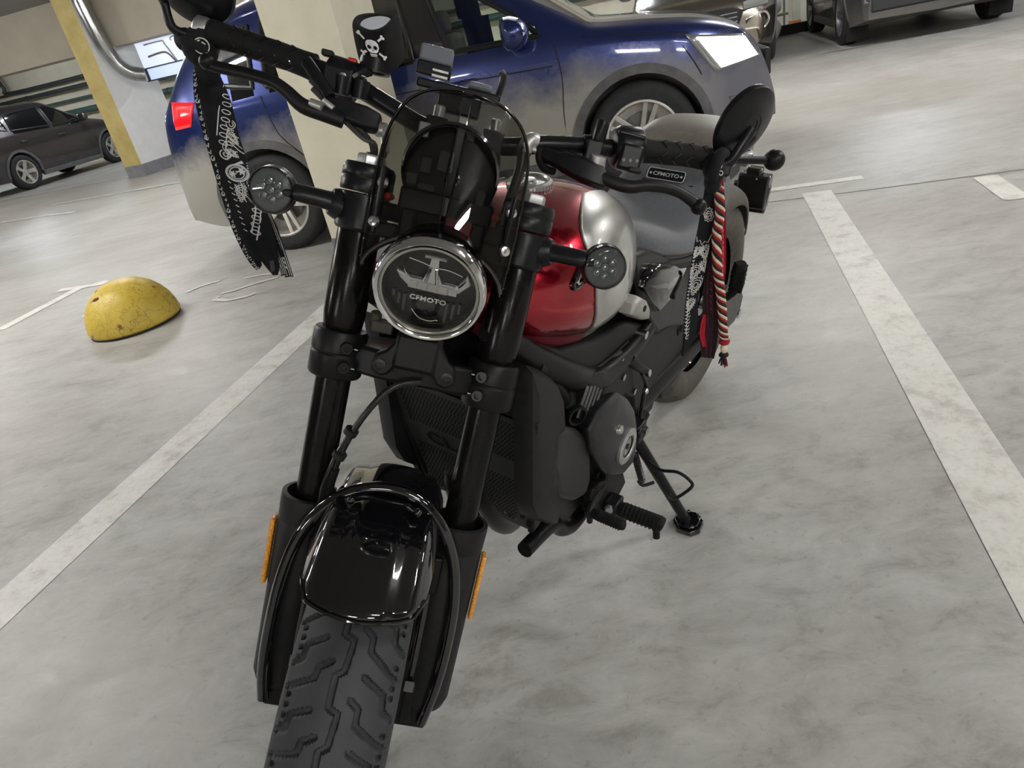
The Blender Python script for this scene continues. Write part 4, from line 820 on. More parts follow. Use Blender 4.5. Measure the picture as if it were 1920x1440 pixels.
bk_part('wire_loom',fmb().tube([(-.03,.80,.01),(-.05,.74,.0),(-.03,.68,.02),(-.01,.62,.0)],.009,10,5).tube([(.03,.79,.01),(.045,.73,.0),(.02,.66,.01)],.008,10,5),'cable')
bk_part('wire_connector',fmb().box((.02,.725,.055),(.035,.018,.02)),mat('red_connector',(.35,.01,.03),.4),bevel=.002)
bk_part('top_yoke',fmb().prism([(-.11,.02),(-.05,.035),(.05,.035),(.11,.02),(.125,-.02),(.06,-.09),(-.06,-.09),(-.125,-.02)],(0,0,0),(1,0,0),(0,0,1),(0,1,0),.712,.735),'matte',bevel=.005)
bar=[(-.385,.9065,-.117),(-.33,.9035,-.113),(-.26,.897,-.107),(-.20,.889,-.100),(-.15,.8765,-.090),(-.11,.864,-.083),(-.06,.848,-.075),(0,.843,-.073),(.06,.848,-.075),(.11,.8635,-.083),(.15,.8725,-.090),(.20,.882,-.100),(.26,.893,-.107),(.33,.9035,-.113),(.385,.9065,-.117)]
hbm=bk_part('handlebar',fmb().tube(bar,.0128,18,6),'satin')
for w in (-.040,.040):
    rs_=bk_part('bar_riser',fmb().lathe([(.018,0),(.018,.085),(.015,.10)],(w,.738,-.068),(0,1,0),24).box((w,.848,-.074),(.03,.03,.036)),'matte',bevel=.002)
    bk_part('riser_bolt',fmb().lathe([(.008,0),(.008,.014),(.005,.016)],(w,.864,-.068),(0,1,0),16),'alu',rs_)
bk_part('crossbar_pad',fmb().box((0,.83,-.06),(.05,.02,.02)),'satin',bevel=.003)
for sg in (-1,1):
    def gp(x): # point on bar
        a=[p for p in bar if p[0]*sg>=-1e-6]; a=sorted([(abs(p[0]),p[1],p[2]) for p in a]); 
        return (sg*x,interp([(p[0],p[1]) for p in a],x),interp([(p[0],p[2]) for p in a],x))
    x0=.225 if sg<0 else .258; g=[gp(x0+(.372-x0)*i/8) for i in range(9)]; gr=[.0185,.0172]+[.0170,.0176]*3+[.0188]
    gp_=bk_part('grip',fmb().tube(g,gr,20,3),'rubber')
    mb=fmb()
    for i in range(5):
        x=x0+.025+i*.021
        a=[Vector(gp(x+d)) for d in (0,.006,.014,.018)]
        for t0_,t1_ in ((.3,1.5),(2.0,3.1),(-1.2,-.1)):
            pts=[]
            for k in range(7):
                t=t0_+(t1_-t0_)*k/6; c=Vector(gp(x+.010*abs((k/6)*2-1))); pts.append(c+Vector((0,math.sin(t),math.cos(t)))*.0176)
            mb.tube(pts,.0009,5,1)
    bk_part('grip_pattern',mb,'gloss',gp_)
    c=Vector(gp(.376)); bk_part('bar_end',fmb().lathe([(.017,0),(.0185,.004),(.0185,.016),(.013,.02)],c,(sg,0.02,-.03),24),'alu' if sg<0 else 'satin',gp_)
# switch gear
sw=bk_part('switch_housing',fmb().lathe([(.021,0),(.0265,.003),(.0275,.018),(.0275,.040),(.024,.046)],(-.205,.889,-.100),(1,-.13,.08),36).box((-.183,.879,-.074),(.040,.034,.022)),'satin',bevel=.003)
bk_part('kill_switch',fmb().box((-.172,.909,-.092),(.012,.012,.012)),'redbtn',sw,bevel=.002)
bk_part('start_button',fmb().box((-.205,.912,-.085),(.016,.008,.014)),'plast',sw,bevel=.002)
bk_part('cable_guide',fmb().tube([(-.228,.893,-.070),(-.205,.872,-.058),(-.185,.852,-.05)],.0085,12,4),'satin',sw)
sw=bk_part('switch_housing',fmb().lathe([(.022,0),(.029,.004),(.031,.012),(.031,.038),(.027,.045)],(.212,.886,-.098),(1,.17,-.11),36).box((.238,.874,-.080),(.034,.038,.026)),'satin',bevel=.005)
mb=fmb()
for k in range(3): mb.lathe([(.0026,0),(.0026,.0010),(.0017,.0012)],(.228+.0095*k,.868+.0015*k,-.0665),(0,0,1),14)
bk_part('mode_buttons',mb,mat('grey_button',(.16,.16,.17),.5),sw)
bk_part('horn_button',fmb().box((.246,.857,-.064),(.020,.008,.014)),'plast',sw,bevel=.003)
bk_part('switch_ridge',fmb().box((.233,.905,-.082),(.040,.006,.022)).box((.232,.913,-.095),(.018,.006,.010)),'satin',sw,bevel=.002)
bk_part('mirror_post',fmb().lathe([(.0085,0),(.0095,.003),(.0095,.027),(.0085,.030)],(.187,.884,-.076),(.03,1,.1),20),'satin')
bk_part('perch_clamp',fmb().lathe([(.016,-.009),(.016,.009)],(.178,.8785,-.094),(1,.2,-.1),24).box((.182,.868,-.070),(.022,.03,.03)),'satin',bevel=.002)
bk_part('lever_pivot',fmb().lathe([(.0115,-.012),(.0125,0),(.0115,.012),(.006,.013)],(.190,.852,-.056),(0,1,.25),20),'alu')
pr=bk_part('clutch_perch',fmb().loft([[(w,s+a,n+b) for a,b in ((.010*k,-.012*k),(.014*k,.0),(.010*k,.012*k),(-.010*k,.013*k),(-.014*k,0),(-.010*k,-.012*k))] for w,s,n,k in ((.110,.8495,-.062,.5),(.118,.848,-.061,.75),(.136,.8455,-.058,.82),(.143,.845,-.057,1.05),(.172,.840,-.053,1.25),(.198,.835,-.049,1.2),(.209,.832,-.047,.8))]),'satin',bevel=.002)
bk_part('adjuster',fmb().cyl((.094,.853,-.064),(.114,.849,-.062),.0045,12).lathe([(.0085,0),(.0085,.010)],(.088,.855,-.065),(1,-.03,.05),16),'alu',pr)
bk_part('clutch_lever',fmb().tube([(.194,.838,-.042),(.216,.832,-.037),(.240,.831,-.034),(.262,.838,-.036),(.290,.842,-.040),(.315,.840,-.044),(.335,.834,-.047),(.346,.8295,-.048)],[.009,.0095,.0092,.0085,.008,.0078,.0085,.0105],16,5,flat=.75,ref=(0,0,1)).sphere((.3465,.8285,-.048),.0118,16,10),'matte')
bk_part('brake_lever',fmb().tube([(-.160,.826,-.040),(-.185,.829,-.038),(-.215,.832,-.036),(-.240,.846,-.036),(-.262,.8535,-.038),(-.300,.8555,-.044),(-.335,.8555,-.050),(-.348,.8585,-.052)],[.0105,.011,.010,.0085,.008,.0078,.0078,.009],16,5,flat=.75,ref=(0,0,1)).sphere((-.349,.859,-.052),.0108,16,10),'matte')
mc=bk_part('master_cylinder',fmb().loft([[(w,s+a*k,n+b*k) for a,b in ((.012,-.012),(.014,.008),(-.008,.014),(-.014,.002),(-.010,-.014))] for w,s,n,k in ((-.195,.842,-.052,.7),(-.170,.840,-.054,1.1),(-.135,.836,-.058,1.25),(-.115,.834,-.060,1.0))]),'satin',bevel=.003)
bk_part('lever_adjuster',fmb().cyl((-.205,.838,-.034),(-.188,.836,-.030),.006,12).cyl((-.19,.845,-.035),(-.175,.838,-.035),.004,10),'alu',mc)
for w in (-.176,-.150): 
    q=bk_part('perch_post',fmb().cyl((w,.862,-.070),(w,.886,-.068),.011 if w>-.16 else .010,20),'satin',mc); bk_part('post_screw',fmb().lathe([(.007,0),(.006,.003),(.001,.0035)],(w,.886,-.068),(0,1,0),16),'alu' if w<-.16 else 'satin',q)
bk_part('cup_arm',fmb().tube([(-.166,.884,-.07),(-.160,.893,-.078),(-.148,.905,-.090)],[.008,.007,.009],10,4),'satin')
bk_part('cup_bracket',fmb().box((-.166,.896,-.085),(.034,.002,.010)).box((-.163,.893,-.078),(.030,.002,.006)),'alu',bevel=.0005)
bk_part('brake_hose_fitting',fmb().cyl((-.118,.828,-.062),(-.106,.829,-.058),.010,16).cyl((-.106,.822,-.058),(-.100,.800,-.052),.0055,12),'alu')
mb=fmb()
for a,b,c_ in ((-.215,.868,-.055),(-.210,.858,-.052)): mb.tube([(a,b,c_),(a+.035,b-.022,c_+.004),(a+.075,b-.046,c_+.004),(a+.095,.805,-.050),(-.112,.77,-.045),(-.108,.73,-.04),(-.095,.66,-.03)],.0036,10,6)
bk_part('throttle_cable',mb,mat('white_lit_cable',(.03,.03,.03),.12,0,1))
bk_part('brake_hose',fmb().tube([(-.102,.80,-.052),(-.104,.775,-.045),(-.100,.73,-.035),(-.09,.66,-.03),(-.06,.59,-.03)],.005,10,6),'cable')
bk_part('cable_clip',fmb().lathe([(.012,-.004),(.012,.004)],(-.113,.790,-.048),(.1,1,0),20),'plast')
bk_part('clutch_hose',fmb().tube([(.092,.860,-.065),(.086,.855,-.060),(.084,.845,-.055),(.086,.82,-.052),(.080,.77,-.05),(.072,.71,-.05)],.0072,12,6),'cable')
bk_part('hose_elbow',fmb().tube([(.100,.864,-.068),(.092,.863,-.064),(.087,.852,-.060),(.087,.842,-.057)],.0105,14,4),'alu')
bk_part('perch_cable',fmb().tube([(.108,.856,-.062),(.110,.842,-.062),(.120,.832,-.07),(.135,.832,-.08)],.006,10,5),'rubber')
# bar-end mirrors
def wdir(v): v=Vector(v); return Vector((v.dot(BX_),v.dot(BY_),v.dot(BZ_)))
mc_=FK(Vector((.399,.9625,-.100))); mn=wdir((.36,-.80,-.42)).normalized()
mr=bk_part('bar_end_mirror',MB().lathe([(.001,.009),(.012,.0085),(.0125,.0095),(.019,.009),(.0195,.0098),(.024,.009),(.045,.005),(.0545,.000),(.0565,-.005),(.0555,-.009),(.052,-.0095)],mc_,mn,56),'satin',angle=40)
bk_part('mirror_glass',MB().lathe([(.0001,-.0098),(.052,-.0098)],mc_,mn,40,cap=False),'chrome',mr)
bk_part('mirror_arm',MB().tube([mc_+mn*.006+wdir((.004,0,-.004)),mc_.lerp(FK(Vector((.390,.903,-.094))),.5)+mn*.006,FK(Vector((.388,.905,-.093))),FK(Vector((.372,.897,-.100)))],[.0085,.0075,.0078,.009],16,5,flat=.7),'satin',mr)
bk_part('arm_clamp',fmb().box((.378,.893,-.104),(.030,.018,.028)).cyl((.372,.9065,-.117),(.395,.907,-.118),.013),'satin',mr,bevel=.003)
bk_part('clamp_bolt',fmb().cyl((.392,.909,-.108),(.399,.909,-.106),.006,12),'steel',mr)
ml=FK(Vector((-.399,.9575,-.100))); mnl=wdir((-.30,-.86,-.35)).normalized()
mr=bk_part('bar_end_mirror',MB().lathe([(.001,.009),(.012,.0085),(.0195,.0098),(.024,.009),(.045,.005),(.0545,.000),(.0565,-.005),(.0555,-.009),(.052,-.0095)],ml,mnl,56),'satin',angle=40)
bk_part('mirror_glass',MB().lathe([(.0001,-.0098),(.052,-.0098)],ml,mnl,40,cap=False),'chrome',mr)
bk_part('mirror_arm',MB().tube([ml+mnl*.010+wdir((-.01,0,.004)),ml+mnl*.014+wdir((-.035,0,.0)),FK(Vector((-.432,.925,-.098))),FK(Vector((-.418,.897,-.100))),FK(Vector((-.392,.892,-.106)))],[.010,.009,.0085,.0085,.010],16,5,flat=.7),'satin',mr)
bm_=bk_part('ball_mount',fmb().tube([(.388,.908,-.125),(.418,.919,-.138),(.462,.930,-.150)],[.008,.0062,.0062],14,3).sphere((.476,.934,-.152),.0165,24,16),'matte')
# indicators
for sg in (-1,1):
    st=bk_part('indicator_stalk',fmb().tube([(sg*.112,.713,.0),(sg*.138,.718,.006),(sg*.150,.720,.010)],[.027,.021,.017],24,3).tube([(sg*.146,.720,.010),(sg*.152,.720,.012),(sg*.190,.721,.022),(sg*.205,.721,.020)],[.0155,.0135,.0125,.012],20,4,flat=.8),'satin')
    ax=Vector((sg*.10,-.12,1)).normalized(); c=Vector((sg*.2195,.7185,.012))
    il=bk_part('indicator',fmb().lathe([(.012,-.016),(.026,-.010),(.0295,0),(.0305,.004),(.0312,.006),(.0305,.009),(.0295,.012),(.0298,.014),(.029,.0165)],c,ax,44),'satin',angle=50)
    bk_part('indicator_base',fmb().lathe([(.0001,.0172),(.028,.0172)],c,ax,40,cap=False),mat('indicator_grey',(.11,.115,.115),.4,.3),il)
    a=ax.orthogonal().normalized(); b=ax.cross(a)
    for k in range(7):
        cc=c+ax*.018+((a*math.cos(k*PI/3)+b*math.sin(k*PI/3))*.0118 if k<6 else Vector((0,0,0)))
        bk_part('led',fmb().lathe([(.0052,0),(.0055,.002),(.0040,.0028),(.0026,.0012),(.0001,.0022)],cc,ax,18),'led',il)
    bk_part('indicator_lens',fmb().lathe([(.0292,.0165),(.0290,.0215),(.0275,.0238),(.020,.0250),(.0001,.0256)],c,ax,40,cap=False),'smoked_lens',il,angle=70)
# phone holder behind the screen
def ph(a): return a
pm=bk_part('phone_holder',fmb().box((-.020,.905,-.085),(.118,.012,.030),Matrix.Rotation(.02,3,'Z')).box((-.016,.890,-.09),(.06,.03,.018)),'satin',bevel=.003)
bk_part('upper_jaw',fmb().box((-.060,.946,-.095),(.046,.022,.022)),mat('jaw_grey',(.13,.145,.17),.35),pm,bevel=.003)
bk_part('jaw_block',fmb().box((-.060,.926,-.094),(.048,.018,.018)),'satin',pm,bevel=.002)
bk_part('jaw_rail',fmb().box((-.050,.925,-.083),(.022,.003,.004)).box((-.050,.918,-.083),(.022,.003,.004)),'alu',pm)
bk_part('pivot_knob',fmb().box((.008,.917,-.078),(.034,.010,.014)),mat('knob_grey',(.12,.13,.15),.35),pm,bevel=.004)
bk_part('lower_jaw',fmb().tube([(.026,.905,-.088),(.034,.912,-.090),(.036,.925,-.093),(.037,.940,-.092),(.032,.947,-.090)],[.004,.0035,.004,.0045,.0035],10,4,flat=1.6),'satin',pm)
# ---- brake line and loom from the yoke to the front wheel
mb=fmb(); mb.tube([(.012,.515,.045),(-.02,.505,.062),(-.045,.470,.066),(-.066,.420,.060),(-.078,.370,.050),(-.083,.330,.035),(-.085,.28,.02)],.0045,12,6)
bk_part('front_brake_hose',mb,'cable')
bk_part('sensor_wire',fmb().tube([(.004,.512,.045),(-.03,.498,.060),(-.052,.455,.062),(-.075,.405,.058),(-.088,.352,.055),(-.092,.31,.04)],.0026,10,6),'cable')
for s,w,n in ((.432,-.064,.060),(.395,-.074,.056)): bk_part('hose_clip',fmb().lathe([(.0095,-.004),(.0095,.004)],(w,s,n),(.4,1,.2),16),'plast')
bk_part('wire_sheath',fmb().tube([(-.078,.372,.051),(-.082,.345,.042),(-.084,.315,.030)],.0075,12,4),'rubber')
# ================= body =================
def yprism(mb,poly,y0,y1): return mb.prism(poly,(0,0,0),(1,0,0),(0,0,1),(0,1,0),y0,y1)
# tank
def tank_sec(x,hw_,zl,zh,n=2.5,N_=36):
    out=[];zc=zl+(zh-zl)*.45
    for i in range(N_):
        t=2*PI*i/N_; c,s=math.cos(t),math.sin(t)
        y=hw_*math.copysign(abs(c)**(2/n),c); z=zc+(zh-zc if s>0 else zc-zl)*math.copysign(abs(s)**(2/n),s)
        out.append((x,y,z))
    return out
TK=[(1.150,.020,.825,.850),(1.142,.060,.806,.880),(1.120,.105,.782,.905),(1.085,.142,.758,.925),(1.03,.166,.730,.940),(.97,.176,.707,.945),(.90,.174,.688,.942),(.83,.160,.678,.930),(.76,.135,.680,.908),(.70,.105,.692,.878),(.66,.075,.708,.850),(.64,.04,.73,.82)]
TKs=[]
for i in range(len(TK)-1):
    p0,p1,p2,p3=[Vector(TK[max(0,min(len(TK)-1,j))][:]) if False else TK[max(0,min(len(TK)-1,j))] for j in (i-1,i,i+1,i+2)]
    for k in range(4):
        t=k/4; TKs.append(tuple(.5*((2*b)+(c-a)*t+(2*a-5*b+4*c-d)*t*t+(3*b-a-3*c+d)*t**3) for a,b,c,d in zip(p0,p1,p2,p3)))
TKs.append(TK[-1])
mb=MB(); secs=[tank_sec(x,h,a,b) for x,h,a,b in TKs]
nS=len(secs[0])
for i in range(len(secs)-1):
    for k in range(nS):
        j=(k+1)%nS; q=[secs[i][k],secs[i][j],secs[i+1][j],secs[i+1][k]]
        xm=sum(p[0] for p in q)/4; ym=abs(sum(p[1] for p in q)/4); zm=sum(p[2] for p in q)/4
        mb.k=0; mb.add(q,[(0,1,2,3)])
mb.add(secs[0],[tuple(range(nS))]); mb.add(secs[-1],[tuple(range(nS))])
m=M['red']; tc=N(m,'ShaderNodeTexCoord')
tk=bk_part('fuel_tank',mb,'red',angle=70)
# silver side panels: raised shells following the tank behind a curved border
def tk_at(x):
    for a,b in zip(TKs,TKs[1:]):
        if a[0]>=x>=b[0]:
            t=(a[0]-x)/(a[0]-b[0]); return [a[i]*(1-t)+b[i]*t for i in range(1,4)]
    return TKs[-1][1:]
for sg in (1,-1):
    g=[];NU=22;NV=20
    for u in range(NU+1):
        row=[]
        for v in range(NV+1):
            t=R(-74+142*v/NV)   # round the section
            fr=.965+.030*math.cos(t*1.1)-.030*max(0,math.sin(-t)); top=max(0,(t-R(35))/R(33)); fr-=.11*top**2
            x=fr-(fr-.665)*(u/NU)
            h,zl,zh=tk_at(x); zc=zl+(zh-zl)*.45; c,s=math.cos(t),math.sin(t); n=2.5; k=1.022 if 0<u<NU and 0<v<NV else 1.008
            row.append((x,sg*(h*abs(c)**(2/n))*k,zc+((zh-zc) if s>0 else (zc-zl))*math.copysign(abs(s)**(2/n),s)*(k if s<0 else 1.006)))
        g.append(row)
    mb=MB(); mb.loft(g,closed=False); bk_part('side_panel',mb,'silver',tk,angle=70)
    bk_part('panel_edge',MB().tube(g[0],.0022,8,1),mat('panel_edge_silver',(.30,.30,.29),.35,.5),tk)
# lower seam flange, following the tank's lower edge all round
def seam_pt(x,t,k,dz=0):
    h,zl,zh=tk_at(x); zc=zl+(zh-zl)*.45; c,s=math.cos(t),math.sin(t); n=2.5
    return (x,h*abs(c)**(2/n)*k,zc+(zc-zl)*math.copysign(abs(s)**(2/n),s)*k+dz)
for sg in (1,-1):
    for nm,x0,x1,mt in (('tank_seam',1.142,.950,'redflat'),('seam_silver',.950,.70,'silver')):
        rows_=[]
        for t_,k,dy,dz in ((-36,1.0,0,0),(-44,1.0,.0035,.0005),(-47,1.0,.0065,-.003),(-52,1.0,.0065,-.010),(-60,1.0,.001,-.012)):
            rows_.append([(lambda p:(p[0],sg*(p[1]+dy),p[2]+dz))(seam_pt(x0+(x1-x0)*i/24,R(t_),k)) for i in range(25)])
        mb=MB(); mb.loft(rows_,closed=False); bk_part(nm,mb,mt,tk,angle=60)
mb=MB(); mb.lathe([(.036,0),(.038,.004),(.037,.012),(.034,.016),(.031,.0165),(.029,.013),(.012,.013),(.010,.017),(.001,.0175)],(.905,0,.936),(.03,0,1),48)
fc=bk_part('fuel_cap',mb,'alu',tk)
mb=MB()
for i in range(36): a=2*PI*i/36; mb.box((.905+.0375*math.cos(a),.0375*math.sin(a),.943),(.002,.002,.010),Matrix.Rotation(a,3,'Z'))
bk_part('cap_knurl',mb,'alu',fc)
# slot emblem on the tank side
def tk_side(x,z,off=.004):
    h,zl,zh=tk_at(x); zc=zl+(zh-zl)*.45; q=(z-zc)/((zh-zc) if z>zc else (zc-zl)); return h*max(0,1-abs(q)**2.5)**.4+off
for sg in (1,):
    ex,ez=1.000,.872
    loop=[(ex+.020*math.cos(t)+.016*math.copysign(1,math.cos(t)),ez+.0065*math.sin(t)-.010*math.cos(t)) for t in [2*PI*i/24 for i in range(25)]]
    bk_part('tank_emblem',MB().tube([(x,sg*tk_side(x,z,.003),z) for x,z in loop],.0024,8,1),'chrome',tk)
    bk_part('emblem_backing',MB().tube([(x,sg*tk_side(x,z,.0015),z) for x,z in [(ex+(a-ex)*1.22,ez+(b-ez)*1.35) for a,b in loop]],.0045,8,1),'gloss',tk)
# seat
def seat_sec(x,hw_,zb,zt,crown=.012):
    pts=[]
    for i in range(15):
        t=-1+2*i/14; pts.append((x,hw_*t*(1-.0*abs(t)),zt-crown*t*t-(.030*max(0,(abs(t)-.75)/.25)**2)))
    pts+= [(x,hw_*.98,zb+.012),(x,hw_*.90,zb),(x,0,zb),(x,-hw_*.90,zb),(x,-hw_*.98,zb+.012)]
    return pts
def smooth_rows(rows,k=3):
    o=[]
    for i in range(len(rows)-1):
        p=[rows[max(0,min(len(rows)-1,j))] for j in (i-1,i,i+1,i+2)]
        for q in range(k):
            t=q/k; o.append(tuple(.5*((2*b)+(c-a)*t+(2*a-5*b+4*c-d)*t*t+(3*b-a-3*c+d)*t**3) for a,b,c,d in zip(*p)))
    o.append(rows[-1]); return o
SE=[(.775,.045,.775,.812),(.755,.075,.765,.832),(.70,.115,.750,.835),(.63,.142,.728,.805),(.55,.155,.702,.772),(.46,.160,.682,.746),(.38,.160,.675,.738),(.31,.155,.675,.750),(.25,.145,.69,.785),(.205,.13,.71,.815),(.19,.12,.73,.82)]
st=bk_part('rider_seat',MB().loft([seat_sec(*r) for r in smooth_rows(SE)]),'leather',angle=60)
for sg in (1,-1):
    bk_part('seat_piping',MB().tube([(r[0],sg*(r[1]*.985),r[2]+.016) for r in smooth_rows(SE)[2:-2]],.0018,8,1),'stitch',st)
    bk_part('seat_base',MB().tube([(r[0],sg*r[1]*.93,r[2]-.006) for r in smooth_rows(SE)[1:-1]],.013,8,1),'plast',st)
PS=[(.235,.125,.76,.800),(.225,.13,.78,.850),(.19,.132,.79,.872),(.12,.13,.785,.880),(.03,.12,.765,.872),(-.06,.105,.735,.845),(-.12,.085,.71,.80),(-.14,.06,.71,.76)]
ps=bk_part('pillion_seat',MB().loft([seat_sec(*r) for r in smooth_rows(PS)]),'leather2',angle=60)
bk_part('pillion_trim',MB().tube([(r[0],s*r[1]*1.0,r[2]+.030) for s in (1,) for r in smooth_rows(PS)[1:-1]],.006,8,1),'gloss',ps)
bk_part('pillion_trim',MB().tube([(r[0],s*r[1]*1.0,r[2]+.030) for s in (-1,) for r in smooth_rows(PS)[1:-1]],.006,8,1),'gloss',ps)
# seat emblem: rounded plate with lettering on the rising part of the seat
eo=Vector((.288,.0,.7875)); ey=Vector((-.62,0,.78)).normalized(); ex_=Vector((0,1,0)); ez_=ex_.cross(ey)
mb=MB(); L_=[]
for cx,cy,a0 in ((.040,.007,0),(-.040,.007,90),(-.040,-.007,180),(.040,-.007,270)):
    for k in range(6): a=R(a0+18*k); L_.append((cx+.006*math.cos(a),cy+.006*math.sin(a)))
em=bk_part('seat_emblem',MB().prism(L_,eo,ex_,ey,ez_,-.006,.002),'satin',st,bevel=.0008)
bk_part('emblem_frame',MB().tube([eo+ex_*a+ey*b+ez_*.0022 for a,b in L_+[L_[0]]],.0010,6,1),mat('pale_emblem_rim',(.70,.71,.72),.3,.4),em)
mb=MB(); add_text(mb,'CFMOTO',.0125,eo+ez_*.0022,ex_,ey,sx=1.25,offset=.0002,extr=.0005)
for s in (-1,1): mb.lathe([(.0028,0),(.0028,.0012)],eo+ex_*.0385*s+ez_*.002,ez_,14)
bk_part('emblem_lettering',mb,mat('pale_emblem_metal',(.70,.71,.72),.3,.4),em,smooth=False)
# rear fender
def fsec(a,r0,wm):
    t=R(a); o=[]
    for i in range(17):
        u=-1+2*i/16; w=wm*math.sin(u*PI/2); r=r0-.055*(1-math.cos(u*PI/2))**1.3; o.append((-r*math.sin(t),w,.323+r*math.cos(t)))
    return o
rf=bk_part('rear_fender',MB().loft([fsec(-25+(66+25)*i/24,.358+.008*max(0,(-25+91*i/24-30)/60),.094-.022*max(0,(i/24-.6)/.4)) for i in range(25)],closed=False),'dusty',solid=.004,angle=60)
ph_=bk_part('plate_holder',MB().box((-.43,.035,.545),(.05,.10,.11)).box((-.43,.03,.60),(.04,.05,.04)).prism([(-.03,.47),(.085,.475),(.090,.57),(-.03,.57)],(-.43,0,0),(0,1,0),(0,0,1),(1,0,0),-.012,.012),'gloss',bevel=.006)
mb=MB()
for z in (.490,.505,.520,.535): mb.box((-.416,.035,z),(.004,.085,.004))
bk_part('holder_rib',mb,'satin',ph_); bk_part('holder_bolt',MB().sphere((-.405,.045,.590),.0035,10,6),'steel',ph_)

bk_part('plate_arm',MB().tube([(.02,-.10,.33),(-.18,-.09,.36),(-.36,-.02,.47),(-.43,.03,.53)],.012,12,5),'matte')
bk_part('tail_frame',MB().box((.10,0,.735),(.36,.15,.07)),'matte',bevel=.012)
# frame
for sg in (1,-1):
    rl=D['rail']; bk_part('frame_rail',MB().tube([(x,sg*(.10+.034*min(1,max(0,(1.20-x)/.2))),z) for x,z in rl],[.014,.016,.018,.019,.019,.019,.018,.017,.015],16,4,flat=1.3,ref=(0,0,1)),'matte')
    bk_part('tank_side_cover',yprism(MB(),D['undertank'],sg*.085,sg*.128),'plast',bevel=.008)
    bk_part('cover_ridge',MB().tube([(.98,sg*.129,.667),(.92,sg*.130,.632),(.85,sg*.130,.612),(.75,sg*.130,.605)],.0035,8,4),'satin')
    bk_part('down_tube',MB().tube([(x,sg*.125,z) for x,z in D['downtube']],.0135,14,4),'matte')
    bk_part('lower_frame_tube',MB().tube([(x,sg*.125,z) for x,z in [(1.13,.36)]+D['lowrail']+[(.60,.33)]],.0155,14,4),'matte')
bk_part('steering_head',MB().cyl(FK(Vector((0,.545,-.04))),FK(Vector((0,.715,-.04))),.030,24),'matte')
bk_part('backbone',MB().tube([(1.16,0,.80),(1.0,0,.68),(.8,0,.64),(.5,0,.62),(.2,0,.62)],.045,14,4),'matte')
# side cover, silver cap
for sg in (1,-1):
    sf=bk_part('side_frame_cover',yprism(MB(),D['sideframe'],sg*.09,sg*.142),'satin',bevel=.008)
    P_=D['sidecover']; c=(sum(p[0] for p in P_)/len(P_),sum(p[1] for p in P_)/len(P_))
    rings=[]
    for k,y in ((1,.140),(1.0,.150),(.93,.158),(.70,.164),(.35,.168)): rings.append([(c[0]+(x-c[0])*k,sg*y,c[1]+(z-c[1])*k) for x,z in P_])
    mb=MB().loft(rings); bk_part('gloss_side_cover',mb,'gloss',sf,angle=50)
    P_=D['silvercap']; c=(sum(p[0] for p in P_)/len(P_),sum(p[1] for p in P_)/len(P_)); rings=[]
    for k,y in ((1,.135),(1.0,.158),(.9,.167),(.6,.171)): rings.append([(c[0]+(x-c[0])*k,sg*y,c[1]+(z-c[1])*k) for x,z in P_])
    sc_=bk_part('silver_cap',MB().loft(rings),worn('cast_silver',(.42,.41,.38),.4,.08,40,metal=.4),sf,angle=50)
    bk_part('cap_hole',MB().cyl((.782,sg*.160,.705),(.782,sg*.1725,.705),.006,14),'under',sc_)
    bk_part('fairing_bolt',MB().cyl((.700,sg*.12,.600),(.700,sg*.150,.600),.009,14),'steel')
bk_part('latch',MB().box((.60,.166,.668),(.05,.012,.02),Matrix.Rotation(.5,3,'Y')),'satin',bevel=.003)
# radiator and guard
def gx(z): return 1.108+(z-.40)*.155
GB={}
mb=MB(); cw,ch=.0072,.0056
def reg(y,z):
    hw2=.150-.030*max(0,(.66-z))/.26
    ymax=hw2-.020; 
    if abs(y)>ymax: return False
    zs=.02*0
    if .565+(y*.0)<z<.655 and not (z<.565): return abs(y)<ymax-.008+0*(z)
    if .400<z<.515: return abs(y)<ymax-.004-.15*max(0,z-.49)
    return False
rows_=int((.668-.385)/ch); 
for j in range(rows_):
    z0=.388+j*ch; off=(cw/2 if j%2 else 0); i=-24
    hwz=.152-.030*max(0,(.66-z0))/.26
    y=-hwz
    n=int(2*hwz/cw)
    for i in range(n):
        y0=-hwz+i*(2*hwz/n); y1=y0+2*hwz/n; yc=(y0+y1)/2+(cw*.25 if j%2 else -cw*.25); zc=z0+ch/2
        def P_(y_,z_): return (gx(z_),y_,z_)
        o4=[P_(y0,z0),P_(y1,z0),P_(y1,z0+ch),P_(y0,z0+ch)]
        if reg(yc,zc):
            h=[P_(yc+.00265*math.cos(a),zc+.0021*math.sin(a)) for a in [R(-135+45*k) for k in range(8)]]
            mb.add(o4+h,[(0,1,6,5,4),(1,2,8,7,6),(2,3,10,9,8),(3,0,4,11,10)])
        else: mb.add(o4,[(0,1,2,3)])
gd=bk_part('radiator_guard',mb,mat('guard_grey_black',(.030,.031,.031),.5),smooth=False,weld=False)
rad=bk_part('radiator',MB().loft([[(1.06,-.15,.67),(1.06,.15,.67),(1.135,.15,.672),(1.135,-.15,.672)],[(1.02,-.125,.385),(1.02,.125,.385),(1.093,.125,.388),(1.093,-.125,.388)]]),'under',bevel=.004)
